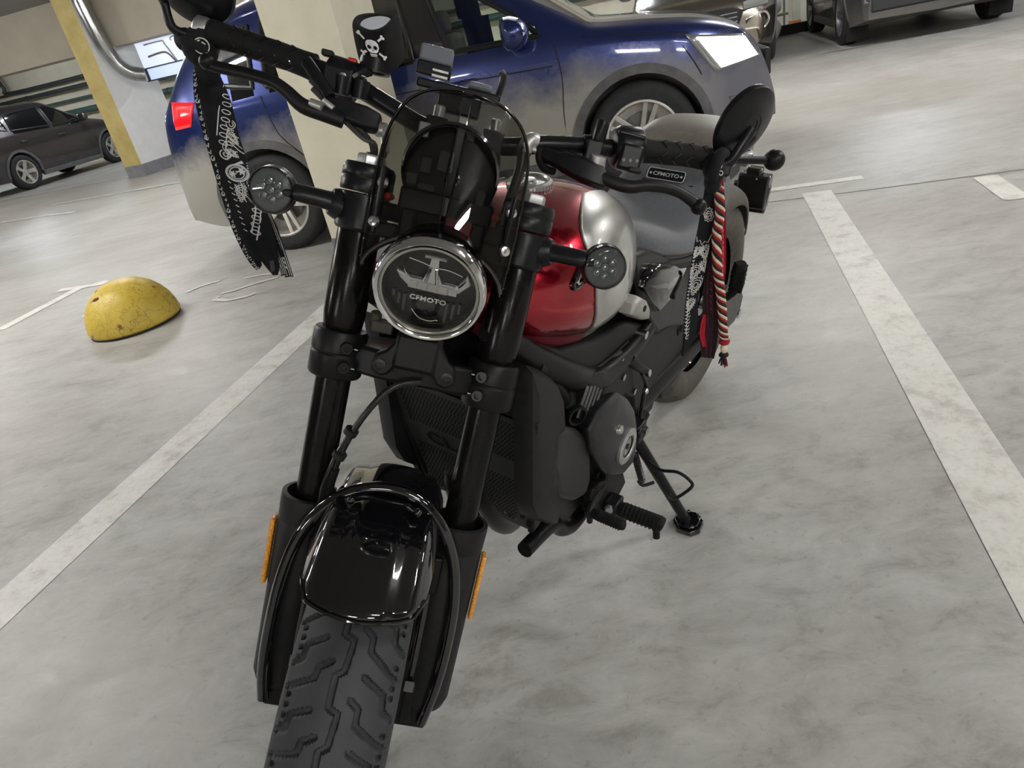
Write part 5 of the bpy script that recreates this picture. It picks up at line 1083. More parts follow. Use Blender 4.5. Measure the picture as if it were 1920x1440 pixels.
for sg in (-1,1):
    mb=MB(); mb.loft([[(gx(z)+.004,sg*y0,z),(gx(z)+.004,sg*y1,z),(gx(z)-.02,sg*y1,z),(gx(z)-.02,sg*y0,z)] for z,y0,y1 in ((.385,.118,.128),(.40,.120,.134),(.665,.150,.166),(.68,.148,.168))])
    bk_part('guard_side_rail',mb,'plast',gd,bevel=.002)
    mb=MB(); mb.loft([[(gx(z)+.0045,sg*y0,z),(gx(z)+.0045,sg*(y0+.007),z),(gx(z)-.001,sg*(y0+.007),z),(gx(z)-.001,sg*y0,z)] for z,y0 in ((.42,.107),(.655,.136))]); bk_part('guard_slot',mb,'under',gd)
    for z,y0 in ((.64,.152),(.415,.127)): bk_part('guard_bolt',MB().lathe([(.007,0),(.007,.003),(.004,.0035),(.0001,.002)],(gx(z)+.004,sg*y0,z),(1,0,.15),16),'blackmetal',gd)
mb=MB(); o=Vector((gx(.540)+.0025,-.016,.541)); ey=Vector((.153,0,1)).normalized(); add_text(mb,'CL-C',.036,o,(0,1,0),ey,sx=1.5,extr=.0006,shear=-.2); bk_part('cut_lettering',mb,'under',gd,smooth=False)
bk_part('radiator_top_cover',MB().box((1.12,0,.685),(.06,.30,.03)),'plast',bevel=.006)
# shrouds
for sg in (1,-1):
    P_=[(min(x-.01,1.163-.10*max(0,.70-z)*0),z) for x,z in D['shroud']]; c=(1.11,.58); rings=[]
    yo=lambda k:k
    for k,y in ((1.0,.128),(1.0,.148),(.93,.161),(.72,.166)): rings.append([(c[0]+(x-c[0])*k,sg*y,c[1]+(z-c[1])*k) for x,z in P_])
    bk_part('radiator_shroud',MB().loft(rings),'plast',angle=40,bevel=.003)
    bk_part('shroud_bolt',MB().lathe([(.006,0),(.006,.003),(.0001,.004)],(1.158,sg*.146,.60),(1,sg*.5,0),14),'blackmetal')
# engine
eb=bk_part('engine_block',MB().box((.86,0,.43),(.30,.25,.30)).box((.95,0,.60),(.16,.22,.20),Matrix.Rotation(-.25,3,'Y')).box((.74,0,.45),(.14,.20,.26)),worn('engine_black',(.018,.018,.019),.5,.25,30),bevel=.015)
bk_part('inner_frame',MB().box((.52,0,.50),(.40,.14,.22)).box((.62,0,.66),(.30,.18,.12)).box((.42,0,.64),(.32,.18,.10)),'matte',bevel=.01)
P_=D['clutch']; c=(.888,.470); rings=[]
for k,y in ((.84,.150),(1.0,.178),(.93,.188),(.62,.198),(.40,.202)): rings.append([(c[0]+(x-c[0])*k,y,c[1]+(z-c[1])*k) for x,z in P_])
cc=bk_part('clutch_cover',MB().loft(rings),worn('engine_cover_black',(.022,.022,.025),.38,.2,60),angle=40,bevel=.003)
c3=(.885,.204,.464)
bk_part('oil_ring',MB().lathe([(.0375,-.004),(.0375,.002),(.035,.004),(.024,.004),(.022,.001),(.0001,.000)],c3,(0,1,0),48),'alu',cc)
mb=MB(); mb.lathe([(.0215,.0005),(.0215,.0035),(.0195,.0035),(.0195,.001)],c3,(0,1,0),40,cap=False); mb.lathe([(.006,0),(.006,.003)],c3,(0,1,0),16); bk_part('ring_groove',mb,'blackmetal',cc)
bk_part('oil_filler',MB().lathe([(.010,-.02),(.010,.008),(.008,.012),(.001,.013)],(.925,.195,.530),(0,1,.2),20),'steel',cc)
bk_part('stator_cover',yprism(MB(),D['frontbox'],.10,.168),worn('cover_black',(.022,.022,.022),.5,.2,60),bevel=.012)
bk_part('sprocket_cover',yprism(MB(),D['sprocket'],.08,.140),'plast',bevel=.008)
for x,z,y in ((.897,.596,.142),(.806,.593,.142),(.800,.555,.146),(.905,.560,.15),(.93,.612,.13),(.72,.47,.14)): bk_part('engine_bolt',MB().lathe([(.0075,0),(.0075,.006),(.004,.0065)],(x,y,z),(0,1,0),6),'steel')
mb=MB()
for k in range(5):
    c_=Vector((.982-.0135*k,.1545,.610-.0098*k)); d_=Vector((-.61,0,.79)); e_=Vector((-.79,0,-.61)); hl_=.033-.002*abs(k-2)
    mb.add([c_+d_*a*hl_+e_*b_*.0011+Vector((0,y_,0)) for a in (-1,1) for b_ in (-1,1) for y_ in (-.003,.0009)],[(0,1,3,2),(4,6,7,5),(0,4,5,1),(2,3,7,6),(0,2,6,4),(1,5,7,3)])
bk_part('cylinder_fins',mb,'alu'); bk_part('cylinder_side',yprism(MB(),[(.99,.565),(.995,.60),(.94,.645),(.90,.63),(.895,.57),(.93,.53)],.10,.153),'matte',bevel=.004)
bk_part('hose_ring',MB().lathe([(.017,0),(.019,.004),(.019,.012),(.015,.012),(.015,.0),(.017,0)],(1.005,.150,.600),(.5,1,0),28,cap=False),'satin'); bk_part('coolant_hose',MB().tube([(1.0,.135,.595),(.97,.12,.62),(.93,.10,.64)],.014,12,4),'rubber')
bk_part('exhaust_header',MB().tube([(1.06,-.05,.50),(1.10,-.05,.42),(1.06,-.05,.30),(.95,-.05,.24),(.7,-.07,.22)],.021,14,5),'blackmetal'); bk_part('exhaust_header',MB().tube([(1.06,.02,.50),(1.10,.02,.42),(1.05,.02,.30),(.95,.0,.24),(.7,-.05,.22)],.021,14,5),'blackmetal')
bk_part('shift_linkage',MB().tube([(x,.148,z) for x,z in [(.90,.375)]+[(.78,.36)]+list(reversed(D['shiftrod']))],.005,10,3),'blackmetal')
sl=bk_part('selector_arm',MB().tube([(.765,.142,.575),(.735,.150,.545),(.700,.155,.515)],[.014,.011,.010],12,4,flat=.6),'satin'); bk_part('selector_bolt',MB().lathe([(.008,0),(.008,.008)],(.70,.158,.512),(0,1,.2),12),'steel',sl)
for x,z in ((.672,.445),(.690,.36)): bk_part('link_joint',MB().sphere((x,.150,z),.0075,12,8),'steel',sl)
# swingarm side
bk_part('belt_cover',yprism(MB(),D['swingpanel'],.085,.118),'plast',bevel=.01)
mb=MB()
for x in (.405,.385): mb.box((x,.119,.452),(.010,.004,.022),Matrix.Rotation(.3,3,'Y'))
bk_part('cover_vent',mb,'under',bevel=.003)
for sg in (1,-1): bk_part('swingarm',MB().tube([(.62,sg*.10,.34),(.45,sg*.115,.345),(.2,sg*.125,.335),(0,sg*.125,.323)],[.035,.03,.027,.03],16,4,flat=.6,ref=(0,1,0)),'matte')
bk_part('belt_guard',yprism(MB(),[(.50,.345),(.30,.375),(.05,.40),(-.02,.36),(.10,.33),(.48,.29)],.10,.125),'plast',bevel=.006)
bk_part('rear_axle',MB().cyl((0,-.14,.323),(0,.165,.323),.014),'steel')
ab=bk_part('axle_plate',yprism(MB(),[(.06,.29),(.09,.33),(.07,.38),(-.03,.385),(-.07,.35),(-.06,.29)],.125,.150),'dusty',bevel=.006)
bk_part('axle_nut',MB().lathe([(.013,0),(.013,.012)],(.043,.150,.345),(0,1,0),6),'steel',ab)
for sg in (1,-1):
    pb=bk_part('pillion_bracket',yprism(MB(),D['pegbracket'],sg*.150,sg*.168),'satin',bevel=.005)
    bk_part('bracket_bolt',MB().lathe([(.010,0),(.010,.008)],(.235,sg*.168,.470),(0,sg,0),12),'steel',pb)
    pp_=bk_part('pillion_peg',MB().tube([(.246,sg*.178,.488),(.250,sg*.196,.515),(.275,sg*.205,.560),(.300,sg*.212,.605),(.306,sg*.215,.618)],[.011,.013,.017,.017,.012],16,4,flat=.75),'rubber')
    mb=MB()
    for k in range(5): t=k/4; mb.box((.262+.034*t,sg*(.203+.008*t),.535+.062*t),(.03,.034,.004),Matrix.Rotation(.9,3,'Y'))
    bk_part('peg_rib',mb,'rubber',pp_,bevel=.001)
    # rider peg
    pg=bk_part('foot_peg',MB().tube([(.870,sg*.185,.280),(.870,sg*.205,.281),(.870,sg*.24,.283),(.870,sg*.285,.286),(.870,sg*.293,.286)],[.012,.0165,.0165,.0160,.011],20,4),'rubber')
    mb=MB()
    for k in range(10): y=.208+k*.0085; mb.lathe([(.0172,-.0014),(.0182,0),(.0172,.0014)],(.870,sg*y,.281+.0003*k),(0,1,.05),20,cap=False)
    bk_part('peg_rib',mb,'rubber',pg); bk_part('peg_feeler',MB().cyl((.875,sg*.280,.275),(.878,sg*.284,.252),.0075,14),'matte',pg)
    bk_part('peg_clevis',MB().box((.868,sg*.180,.282),(.040,.030,.034)),'satin',pg,bevel=.004); bk_part('peg_bolt',MB().lathe([(.010,0),(.010,.004),(.006,.005)],(.888,sg*.180,.288),(1,.0,.1),16),'steel',pg)
bk_part('peg_plate',yprism(MB(),D['pegplate'],.145,.165),'matte',bevel=.004)
sp=bk_part('shift_peg',MB().tube([(.980,.185,.357),(.980,.20,.358),(.980,.245,.3595),(.980,.252,.360)],[.009,.0115,.0115,.008],18,4),'rubber')
mb=MB()
for k in range(9): mb.lathe([(.0116,-.001),(.0124,0),(.0116,.001)],(.980,.202+.0052*k,.358),(0,1,0.02),18,cap=False)
bk_part('peg_rib',mb,'rubber',sp); bk_part('shift_lever',MB().tube([(.985,.180,.352),(.96,.170,.345),(.92,.165,.34),(.885,.16,.345)],.0095,12,4,flat=.7),'matte',sp); bk_part('lever_bolt',MB().cyl((.975,.178,.345),(.975,.178,.325),.006,10),'blackmetal',sp)
# side stand
F0=Vector((.625,.280,.064)); P0_=Vector((.715,.150,.352))
ss=bk_part('side_stand',MB().tube([P0_,P0_.lerp(F0,.5),F0],[.0135,.0130,.0125],18,2),'satin')
bk_part('stand_pivot',MB().box(P0_+Vector((0,0,.012)),(.045,.04,.05)).cyl((.73,.125,.375),(.73,.175,.375),.013,16),'matte',ss,bevel=.005)
bk_part('pivot_bolt',MB().lathe([(.011,0),(.011,.008)],(.712,.172,.372),(0,1,0),6),'steel',ss)
fr_=wdir((0,0,1)); e1=wdir((.80,-.6,0)).normalized(); e2=fr_.cross(e1); fo_=F0.copy(); 
zt=(BM@fo_).z; fo_=fo_-fr_*(zt-.004)
octo=[(-.036,-.012),(-.018,-.034),(.018,-.040),(.036,-.022),(.036,.010),(.016,.034),(-.014,.034),(-.034,.016)]
bk_part('stand_foot',MB().prism(octo,fo_,e1,e2,fr_,-.003,.012).prism([(a*.82,b*.82) for a,b in octo],fo_,e1,e2,fr_,.012,.019),'gloss',ss,bevel=.002)
for a,b in ((-.026,.006),(.020,-.026),(.026,.010),(-.006,.026)): bk_part('foot_screw',MB().lathe([(.0045,0),(.004,.003)],fo_+e1*a+e2*b+fr_*.018,fr_,12),'steel',ss)
bk_part('stand_loop',MB().tube([(.713,.190,.292),(.72,.222,.286),(.72,.261,.298),(.72,.290,.288),(.72,.296,.270),(.72,.264,.220),(.70,.245,.205)],.0038,10,4),'satin',ss); bk_part('stand_tang',MB().tube([(.70,.205,.225),(.72,.186,.222),(.72,.174,.232)],.004,10,3),'satin',ss)
mb=MB(); a,b=Vector((.72,.158,.305)),Vector((.72,.185,.232)); d=(b-a); e=d.orthogonal().normalized(); f_=d.normalized().cross(e)
mb.tube([a+d*(i/120)+(e*math.cos(i*.9)+f_*math.sin(i*.9))*.0075 for i in range(121)],.0017,6,1); bk_part('stand_spring',mb,'blackmetal',ss)

# ================= THINGS TIED TO THE HANDLEBAR =================
M['cloth']=worn('black_cotton',(.004,.004,.006),.85,.3,90,bs=.2)
M['print']=worn('white_bandana_print',(.62,.62,.60),.8,.08,60,bs=0)
M['cream_yarn']=worn('cream_yarn',(.66,.56,.40),.85,.15,200)
M['red_yarn']=worn('red_yarn',(.30,.012,.02),.85,.2,200)
M['black_yarn']=worn('black_yarn',(.012,.012,.014),.85,.2,200)
M['maroon']=worn('maroon_black_cloth',(.035,.012,.018),.85,.4,120)
M['red_cloth']=worn('red_cotton',(.42,.012,.03),.8,.15,90)
def V3(n): return [Vector(p) for p in D[n]]
class Cloth:
    """strip of cloth between two hanging edges, with folds; also maps print drawn in (u across, v along) onto it"""
    def __init__(s,l,r,amp=.006,waves=1.5,ph=0,dep=.0):
        s.l,s.r=l,r; s.amp,s.wv,s.ph,s.dep=amp,waves,ph,dep
    def pt(s,u,v,off=0):
        n=len(s.l)-1; f=max(0,min(.99999,v))*n; i=int(f); f-=i
        def cr(P):
            a,b,c,d=[P[max(0,min(n,j))] for j in (i-1,i,i+1,i+2)]; return .5*((2*b)+(c-a)*f+(2*a-5*b+4*c-d)*f*f+(3*b-a-3*c+d)*f**3)
        p=cr(s.l).lerp(cr(s.r),u); d=s.amp*math.sin(2*PI*(s.wv*u+s.ph+.25*math.sin(3*v)))-s.dep*(2*u-1)**2
        return p+Vector((0,-d-off if True else 0,0))
    def mesh(s,mb,nu=14,nv=40,thick=.0016):
        for o,fl in ((0,0),(-thick,1)):
            g=[[s.pt(i/nu,j/nv,o) for i in range(nu+1)] for j in range(nv+1)]; mb.loft(g,closed=False)
        for u in (0,1): mb.strip([s.pt(u,j/nv,0) for j in range(nv+1)],[s.pt(u,j/nv,-thick) for j in range(nv+1)])
        return s
    def line(s,mb,pts,wd,asp,off=.0006,closed=False):
        """pts in (u,v); asp=(width m,length m)"""
        P_=[(u*asp[0],v*asp[1]) for u,v in pts]; n=len(P_); a=[];b=[]
        for i in range(n):
            p,q=(P_[(i-1)%n],P_[(i+1)%n]) if closed else (P_[max(i-1,0)],P_[min(i+1,n-1)])
            dx_,dy_=q[0]-p[0],q[1]-p[1]; l=math.hypot(dx_,dy_) or 1; nx,ny=-dy_/l*wd/2,dx_/l*wd/2
            for L_,sg in ((a,1),(b,-1)): u=(P_[i][0]+nx*sg)/asp[0]; v=(P_[i][1]+ny*sg)/asp[1]; L_.append(s.pt(min(1,max(0,u)),min(1,max(0,v)),off))
        if closed: a.append(a[0]); b.append(b[0])
        mb.strip(a,b)
    def disc(s,mb,u,v,r,asp,n=10,off=.0006,f=None):
        L_=[s.pt(min(1,max(0,u+(r*(f(k) if f else 1))*math.cos(2*PI*k/n)/asp[0])),v+(r*(f(k) if f else 1))*math.sin(2*PI*k/n)/asp[1],off) for k in range(n)]
        mb.add(L_,[tuple(range(n))])
def arc(cx,cy,rx,ry,a0,a1,n=14,rot=0): 
    o=[]
    for i in range(n+1):
        t=R(a0+(a1-a0)*i/n); x,y=rx*math.cos(t),ry*math.sin(t); o.append((cx+x*math.cos(rot)-y*math.sin(rot),cy+x*math.sin(rot)+y*math.cos(rot)))
    return o
def marc(cx,cy,a,b,rot,asp,n=18):
    o=[]
    for i in range(n+1):
        t=2*PI*i/n; x,y=a*math.cos(t),b*math.sin(t); o.append((cx+(x*math.cos(rot)-y*math.sin(rot))/asp[0],cy+(x*math.sin(rot)+y*math.cos(rot))/asp[1]))
    return o
def paisley(mb,C,u,v,s,asp,rot=0,flip=1,wd=.0011):
    def T(pts): return [(u+(x*math.cos(rot)-y*math.sin(rot))*flip*s/asp[0],v+(x*math.sin(rot)+y*math.cos(rot))*s/asp[1]) for x,y in pts]
    for k in (1,.68,.36):
        pts=[]
        for i in range(25):
            t=2*PI*i/24; r=k*(1-.0*math.cos(t)); x=r*math.sin(t)*(.55+.25*math.cos(t/1))*(1 if math.cos(t)<.2 else 1)+.25*k*max(0,math.cos(t))**2; y=-r*math.cos(t)
            pts.append((x,y))
        C.line(mb,T(pts),wd,asp)
    for i in range(14):
        t=2*PI*i/14; x=.84*math.sin(t)*(.55+.25*math.cos(t))+.21*max(0,math.cos(t))**2; y=-.84*math.cos(t); q=T([(x,y)])[0]; C.disc(mb,q[0],q[1],.0006,asp,6)
    for i in range(16):
        t=2*PI*i/16; x=1.12*math.sin(t)*(.58+.25*math.cos(t))+.26*max(0,math.cos(t))**2; y=-1.12*math.cos(t); x2,y2=x*1.14,y*1.14; C.line(mb,T([(x,y),(x2,y2)]),wd*1.1,asp)
def flower(mb,C,u,v,r,asp):
    C.disc(mb,u,v,r,asp,30,f=lambda k:.72+.28*math.cos(k*2*PI*6/30)); 
# ---- left: black and white bandana on the right-hand grip end
c0=V3('knotL')[0]
bl,br=V3('banL_l'),V3('banL_r'); C=Cloth(bl,br,.004,.8,.1,.010); asp=(.045,.31)
mb=MB(); C.mesh(mb); mb.k=1
C.line(mb,[(1.0,.15),(.55,.27),(.30,.385)],.0016,asp); C.line(mb,[(1.0,.235),(.62,.385),(.42,.46)],.0016,asp)
for k in range(7): f=k/6; C.line(mb,marc(.94-.50*f,.205+.215*f,.0060,.0030,.42,asp),.0014,asp)
C.line(mb,arc(.38,.475,.16,.022,-60,250),.0018,asp); C.line(mb,arc(.40,.475,.07,.010,-60,250),.0018,asp)
C.line(mb,arc(.82,.335,.14,.020,200,-60),.0012,asp); C.line(mb,arc(.84,.335,.06,.010,200,-60),.0012,asp)
C.line(mb,[(.72,.35),(.68,.37),(.78,.385),(.98,.40)],.0011,asp); C.line(mb,arc(.80,.385,.17,.024,170,300),.0012,asp)
C.line(mb,arc(.60,.445,.22,.030,150,330),.0012,asp); C.line(mb,arc(.60,.447,.12,.016,90,330),.0012,asp)
C.line(mb,[(.62,.41),(.72,.43),(.88,.46),(.99,.475)],.0014,asp); C.line(mb,[(.70,.40),(.80,.42),(.98,.45)],.0010,asp)
for k in range(7): C.line(mb,[(.32+.07*k,.497-.006*k+(.010 if k%2 else 0)),(.32+.07*(k+1),.497-.006*(k+1)+(0 if k%2 else .010))],.0013,asp)
for sc1,w1 in ((1,.0018),(.86,.0009),(.68,.0014)): C.line(mb,arc(.60,.563,.36*sc1,.040*sc1,0,360,26),w1,asp)
for i in range(22): t=2*PI*i/22; C.disc(mb,.60+.33*math.cos(t),.563+.0365*math.sin(t),.0008,asp,6)
flower(mb,C,.45,.567,.0058,asp); flower(mb,C,.76,.555,.0062,asp); flower(mb,C,.60,.558,.0022,asp)
for i in range(8): C.line(mb,arc(.97-.02*i*i*.12,.555+.011*i-.03,.06,.008,-90,90,6),.0011,asp)
C.add=None
mb.add([C.pt(.30,.535,.0006),C.pt(.85,.505,.0006),C.pt(.90,.520,.0006),C.pt(.60,.522,.0006)],[(0,1,2,3)])
for a in ((.50,.62),(.72,.61)): 
    C.line(mb,[(a[0]-.10,a[1]-.005),(a[0]-.06,a[1]+.025),(a[0]+.02,a[1]+.045),(a[0]+.10,a[1]+.020),(a[0]+.12,a[1]-.008)],.0012,asp)
    for k in range(3): C.line(mb,[(a[0]-.03,a[1]+.008*k),(a[0]+.03,a[1]+.008*k+.004)],.0010,asp)
C.line(mb,[(.42,.64),(.52,.66),(.56,.70)],.0011,asp); C.line(mb,[(.62,.66),(.70,.70),(.86,.665),(.92,.62)],.0011,asp)
C.line(mb,[(1.0,.63),(.72,.745),(.40,.84)],.0018,asp); C.line(mb,[(1.0,.70),(.72,.80),(.46,.875)],.0018,asp)
for k in range(6): f=k/5; C.line(mb,marc(.93-.42*f,.675+.165*f,.0056,.0030,.42,asp),.0014,asp)
for k in range(9): C.line(mb,[(.22,.60+.028*k),(.30,.61+.028*k)],.0014,asp)
paisley(mb,C,.50,.655,.0115,asp,.3,1,.0011); paisley(mb,C,.80,.40,.0085,asp,-.5,1,.0010); paisley(mb,C,.62,.47,.0080,asp,.9,-1,.0010)
ban=build('bandana',mb,[M['cloth'],M['print']],None,angle=60,loc=c0,recalc=False); tag(ban,'black bandana with white paisley print knotted to the grip at the left of the photo','bandana')
def sub_cloth(name,l,r,par,mats,loc,amp=.003,wv=.7,ph=.2,prt=None,dep=0,asp_=None,thick=.0016,nu=10,nv=30):
    Cc=Cloth(l,r,amp,wv,ph,dep); mb=MB(); Cc.mesh(mb,nu,nv,thick); mb.k=1
    if prt: prt(mb,Cc)
    mb.v=[(x-loc[0],y-loc[1],z-loc[2]) for x,y,z in mb.v]
    return build(name,mb,mats,par,angle=60,recalc=False)
# narrow folded edge with a busy print, at the outer side
e=V3('banL_edge'); rnd=random.Random(4)
def prt(mb,Cc):
    for k in range(44):
        v=(k+.5)/44; u=rnd.uniform(.15,.75); Cc.line(mb,[(u-.15,v),(u+.1,v+.008),(u+.25,v-.004)],.0012,(.007,.30))
        if k%3==0: Cc.line(mb,arc(.5,v,.3,.008,0,300,8),.001,(.007,.30))
sub_cloth('folded_edge',e,[p+Vector((.0065,.003,0)) for p in e],ban,[M['cloth'],M['print']],c0,.0012,1,0,prt,asp_=0)
# black end with notched tips
l=[br[0].lerp(bl[0],1)*0+p for p in [bl[i] for i in (6,7,8,9,10)]]+[Vector((-.3640,1.1077,.889))]
r_=[br[i] for i in (6,7,8,9,10)]+[Vector((-.3200,1.1077,.880))]
mb=MB(); dy=Vector((0,.004,0)); z0=Vector((0,0,0))
body=[Vector((-.3700,1.112,.945)),Vector((-.3655,1.112,.905)),Vector((-.3625,1.112,.888)),Vector((-.3560,1.112,.893)),Vector((-.3540,1.112,.901)),Vector((-.3490,1.112,.886)),Vector((-.3440,1.112,.8735)),Vector((-.3360,1.112,.8725)),Vector((-.3290,1.112,.885)),Vector((-.3200,1.112,.93)),Vector((-.3190,1.112,.965))]
mb.add([p-c0 for p in body]+[p+Vector((0,.002,0))-c0 for p in body],[tuple(range(len(body))),tuple(range(2*len(body)-1,len(body)-1,-1))]+[(i,(i+1)%len(body),(i+1)%len(body)+len(body),i+len(body)) for i in range(len(body))])
build('notched_end',mb,M['cloth'],ban,smooth=False)
mb=MB(); q=[Vector((-.3440,1.108,.880)),Vector((-.3375,1.108,.881)),Vector((-.3330,1.108,.898)),Vector((-.3400,1.108,.8985))]; mb.add([p-c0 for p in q]+[p-c0+Vector((0,.002,0)) for p in q],[(0,1,2,3),(7,6,5,4),(0,4,5,1),(1,5,6,2),(2,6,7,3),(3,7,4,0)]); build('hem_fold',mb,mat('hem_grey',(.05,.05,.055),.8),ban,smooth=False)
tl_=V3('banL_tail')
def prt2(mb,Cc):
    for u in (.12,.34,.62,.88): Cc.line(mb,[(u,.0),(u,.5),(u,.97)],.0011,(.012,.12))
    for k in range(10): Cc.line(mb,[(.42,.3+.06*k),(.55,.33+.06*k)],.0013,(.012,.12))
sub_cloth('striped_tail',[p+Vector((-.004-.004*i/4,0,0)) for i,p in enumerate(tl_)],[p+Vector((.006,0,-.002)) for p in tl_],ban,[M['cloth'],M['print']],c0,.0015,1.2,0,prt2)
sub_cloth('striped_tail',[p+Vector((-.012,-.003,.004)) for i,p in enumerate(tl_)],[p+Vector((-.003,-.003,-.0+.004)) for p in tl_],ban,[M['cloth'],M['print']],c0,.0015,1.2,.3,prt2)
# knot wrapped round the grip end, with a round stitched patch
mb=MB(); kl=[p-c0 for p in V3('knotL')]
mb.sphere((.001,-.004,-.006),.024,20,14,(1.0,1.05,1.1)).sphere((-.014,-.002,.006),.016,16,10).sphere((.012,-.006,.010),.013,16,10,(1,1,.8)).sphere((-.001,-.002,-.034),.019,16,10,(.95,.9,1.1))
mb.tube([(-.020,-.012,.008),(-.006,-.026,.002),(.010,-.024,-.010),(.018,-.010,-.022)],[.006,.008,.008,.006],10,4)
build('knot',mb,M['cloth'],ban,angle=80)
mb=MB(); o=Vector((.0105,-.0275,-.006)); ax=Vector((.40,-1,.1)); mb.lathe([(.0105,.0),(.0105,.0012),(.0095,.0014),(.009,.0005)],o,ax,28,cap=False)
a_=ax.normalized().orthogonal().normalized(); b_=ax.normalized().cross(a_); 
for pts in ([(-.0045,.003),(-.0045,.0),(-.0045,-.002)],[(.0045,.003),(.0045,.0),(.0045,-.002)],[(-.005,-.005),(0,-.0072),(.005,-.005)]): mb.tube([o+a_*x+b_*y+ax.normalized()*.0012 for x,y in pts],.0010,6,2)
build('round_patch',mb,M['print'],ban)
# ---- right: black bandana, red cloth strips
c1=V3('knotR')[0]
Cb=Cloth(V3('banR_l'),V3('banR_r'),.0035,.8,.15,.006); asp=(.022,.33); mb=MB(); Cb.mesh(mb); mb.k=1
for (u,v,s) in ((.6,.24,.0065),(.45,.115+.03,.0)):
    if s: 
        for k in (1,.6): Cb.line(mb,[(u+s*k*(1+.15*math.cos(8*t))*math.cos(t)/asp[0],v+s*k*1.3*(1+.15*math.sin(9*t))*math.sin(t)/asp[1]) for t in [2*PI*i/40 for i in range(41)]],.0010,asp)
for (u,v,s) in ((.65,.065,.0052),(.5,.22,.0062)):
    Cb.line(mb,[(u+s*(1+.22*math.cos(9*t))*math.cos(t)/asp[0],v+s*1.2*(1+.22*math.cos(9*t))*math.sin(t)/asp[1]) for t in [2*PI*i/60 for i in range(61)]],.0011,asp)
    Cb.line(mb,arc(u,v,.10,.008,30,300),.0010,asp); Cb.disc(mb,u,v+.034,.0010,asp,8)
Cb.line(mb,[(.0,.345),(.10,.372),(.30,.365),(.45,.39),(.6,.37),(.8,.375),(.95,.34),(1,.33)],.0013,asp)
for u,v,sc1,rt in ((.28,.425,.0085,.3),(.72,.425,.0105,-.2),(.30,.53,.012,.2),(.55,.60,.014,.1),(.35,.70,.010,.2),(.85,.50,.009,-.4)): paisley(mb,Cb,u,v,sc1,asp,rt,1,.0012)
for k in range(26):
    v=.40+.46*k/26; Cb.line(mb,[(.03,v),(.12,v+.006),(.16,v-.004)],.0015,asp)
for k in range(9): Cb.line(mb,arc(.25+.05*(k%2),.74+.016*k,.10,.008,0,250,8),.0011,asp)
ban2=build('bandana',mb,[M['cloth'],M['print']],None,angle=60,loc=c1,recalc=False); tag(ban2,'black bandana with white paisley print hanging from the grip at the right of the photo','bandana')
mb=MB(); mb.sphere((-.004,-.004,-.004),.019,20,14,(.85,1.1,1.2)).sphere((-.006,0,-.024),.014,16,10,(.9,.9,1.3)); mb.tube([(-.012,-.018,-.016),(-.010,-.026,.004),(.002,-.020,.018),(.014,-.006,.014)],[.008,.009,.009,.007],12,5)
mb.v=[(x-.004,y-.014,z+.004) for x,y,z in mb.v]
kn=build('knot',mb,M['cloth'],ban2,angle=80)
mb=MB()
def kp(a,b_,o=.0006): return Vector((-.008+(.0166+o)*math.sin(a)*math.cos(b_),-.018-(.0212+o)*math.cos(a)*math.cos(b_),(.0230+o)*math.sin(b_)))
for (a0,b0,sa,sb,rr2) in ((-.35,.75,.28,.17,.4),(.05,.35,.26,.16,-.5),(-.30,.10,.24,.15,.3),(.15,-.15,.20,.13,-.4),(-.55,-.35,.15,.12,0)):
    mb.tube([kp(a0+sa*math.cos(t)*math.cos(rr2)-sb*math.sin(t)*math.sin(rr2),b0+sa*math.cos(t)*math.sin(rr2)+sb*math.sin(t)*math.cos(rr2)) for t in [2*PI*i/16 for i in range(17)]],.0008,5,1)
build('knot_print',mb,M['print'],kn)
def prt3(mb,Cc):
    for k in range(22): Cc.line(mb,[(.2,.03+.044*k),(.5,.045+.044*k),(.35,.06+.044*k)],.0012,(.008,.2))
redc=sub_cloth('red_strip',V3('redR_l'),V3('redR_r'),ban2,[M['red_cloth'],mat('pink_print',(.60,.30,.32),.8)],c1,.002,.8,.1,prt3)
def prt4(mb,Cc):
    for k in range(12): Cc.line(mb,[(.5,.15+.04*k),(.62,.165+.04*k),(.52,.18+.04*k)],.0012,(.013,.27))
sub_cloth('maroon_tassel',V3('banR2_l'),V3('banR2_r'),ban2,[M['maroon'],mat('dull_red_print',(.22,.02,.05),.8)],c1,.0025,3.2,.1,prt4,nu=30)
sub_cloth('red_tassel',V3('redT_l'),V3('redT_r'),ban2,[M['red_cloth'],M['red_cloth']],c1,.002,1,.1)
# braided cord
cp=V3('cordR')[1:]; cp[0]=cp[0]+Vector((-.003,0,.012)); cc1=cp[0]; mb=MB(); N_=150
def cpt(f):
    n=len(cp)-1; f=min(f,.99999)*n; i=int(f); f-=i; a,b,c,d=[cp[max(0,min(n,j))] for j in (i-1,i,i+1,i+2)]; return .5*((2*b)+(c-a)*f+(2*a-5*b+4*c-d)*f*f+(3*b-a-3*c+d)*f**3)
for s in range(6):
    mb.k=[0,1,2,0,1,2][s]; pts=[]
    for i in range(N_+1):
        t=i/N_; a=2*PI*(t*8.5+s/6); pts.append(cpt(t)-cc1+Vector((math.cos(a)*.0050,math.sin(a)*.0050,0)))
    mb.tube(pts,[.0029]*len(pts),7,1)
cord=build('braided_cord',mb,[M['black_yarn'],M['red_yarn'],M['cream_yarn']],None,loc=None,angle=80); cord.location=cc1; tag(cord,'braided cord of red, black and cream yarn hanging beside the black bandana','cord')
ce=V3('cordEnd'); mb=MB(); mb.k=1; q=ce[0]-cc1; mb.sphere(q,.0095,16,10,(1,1,.7)); mb.k=2; mb.sphere(q+Vector((-.002,-.002,-.012)),.0075,14,8,(.8,.8,1.3)); mb.k=0; mb.sphere(q+Vector((-.003,-.002,-.024)),.0085,14,8,(1,1,.6))
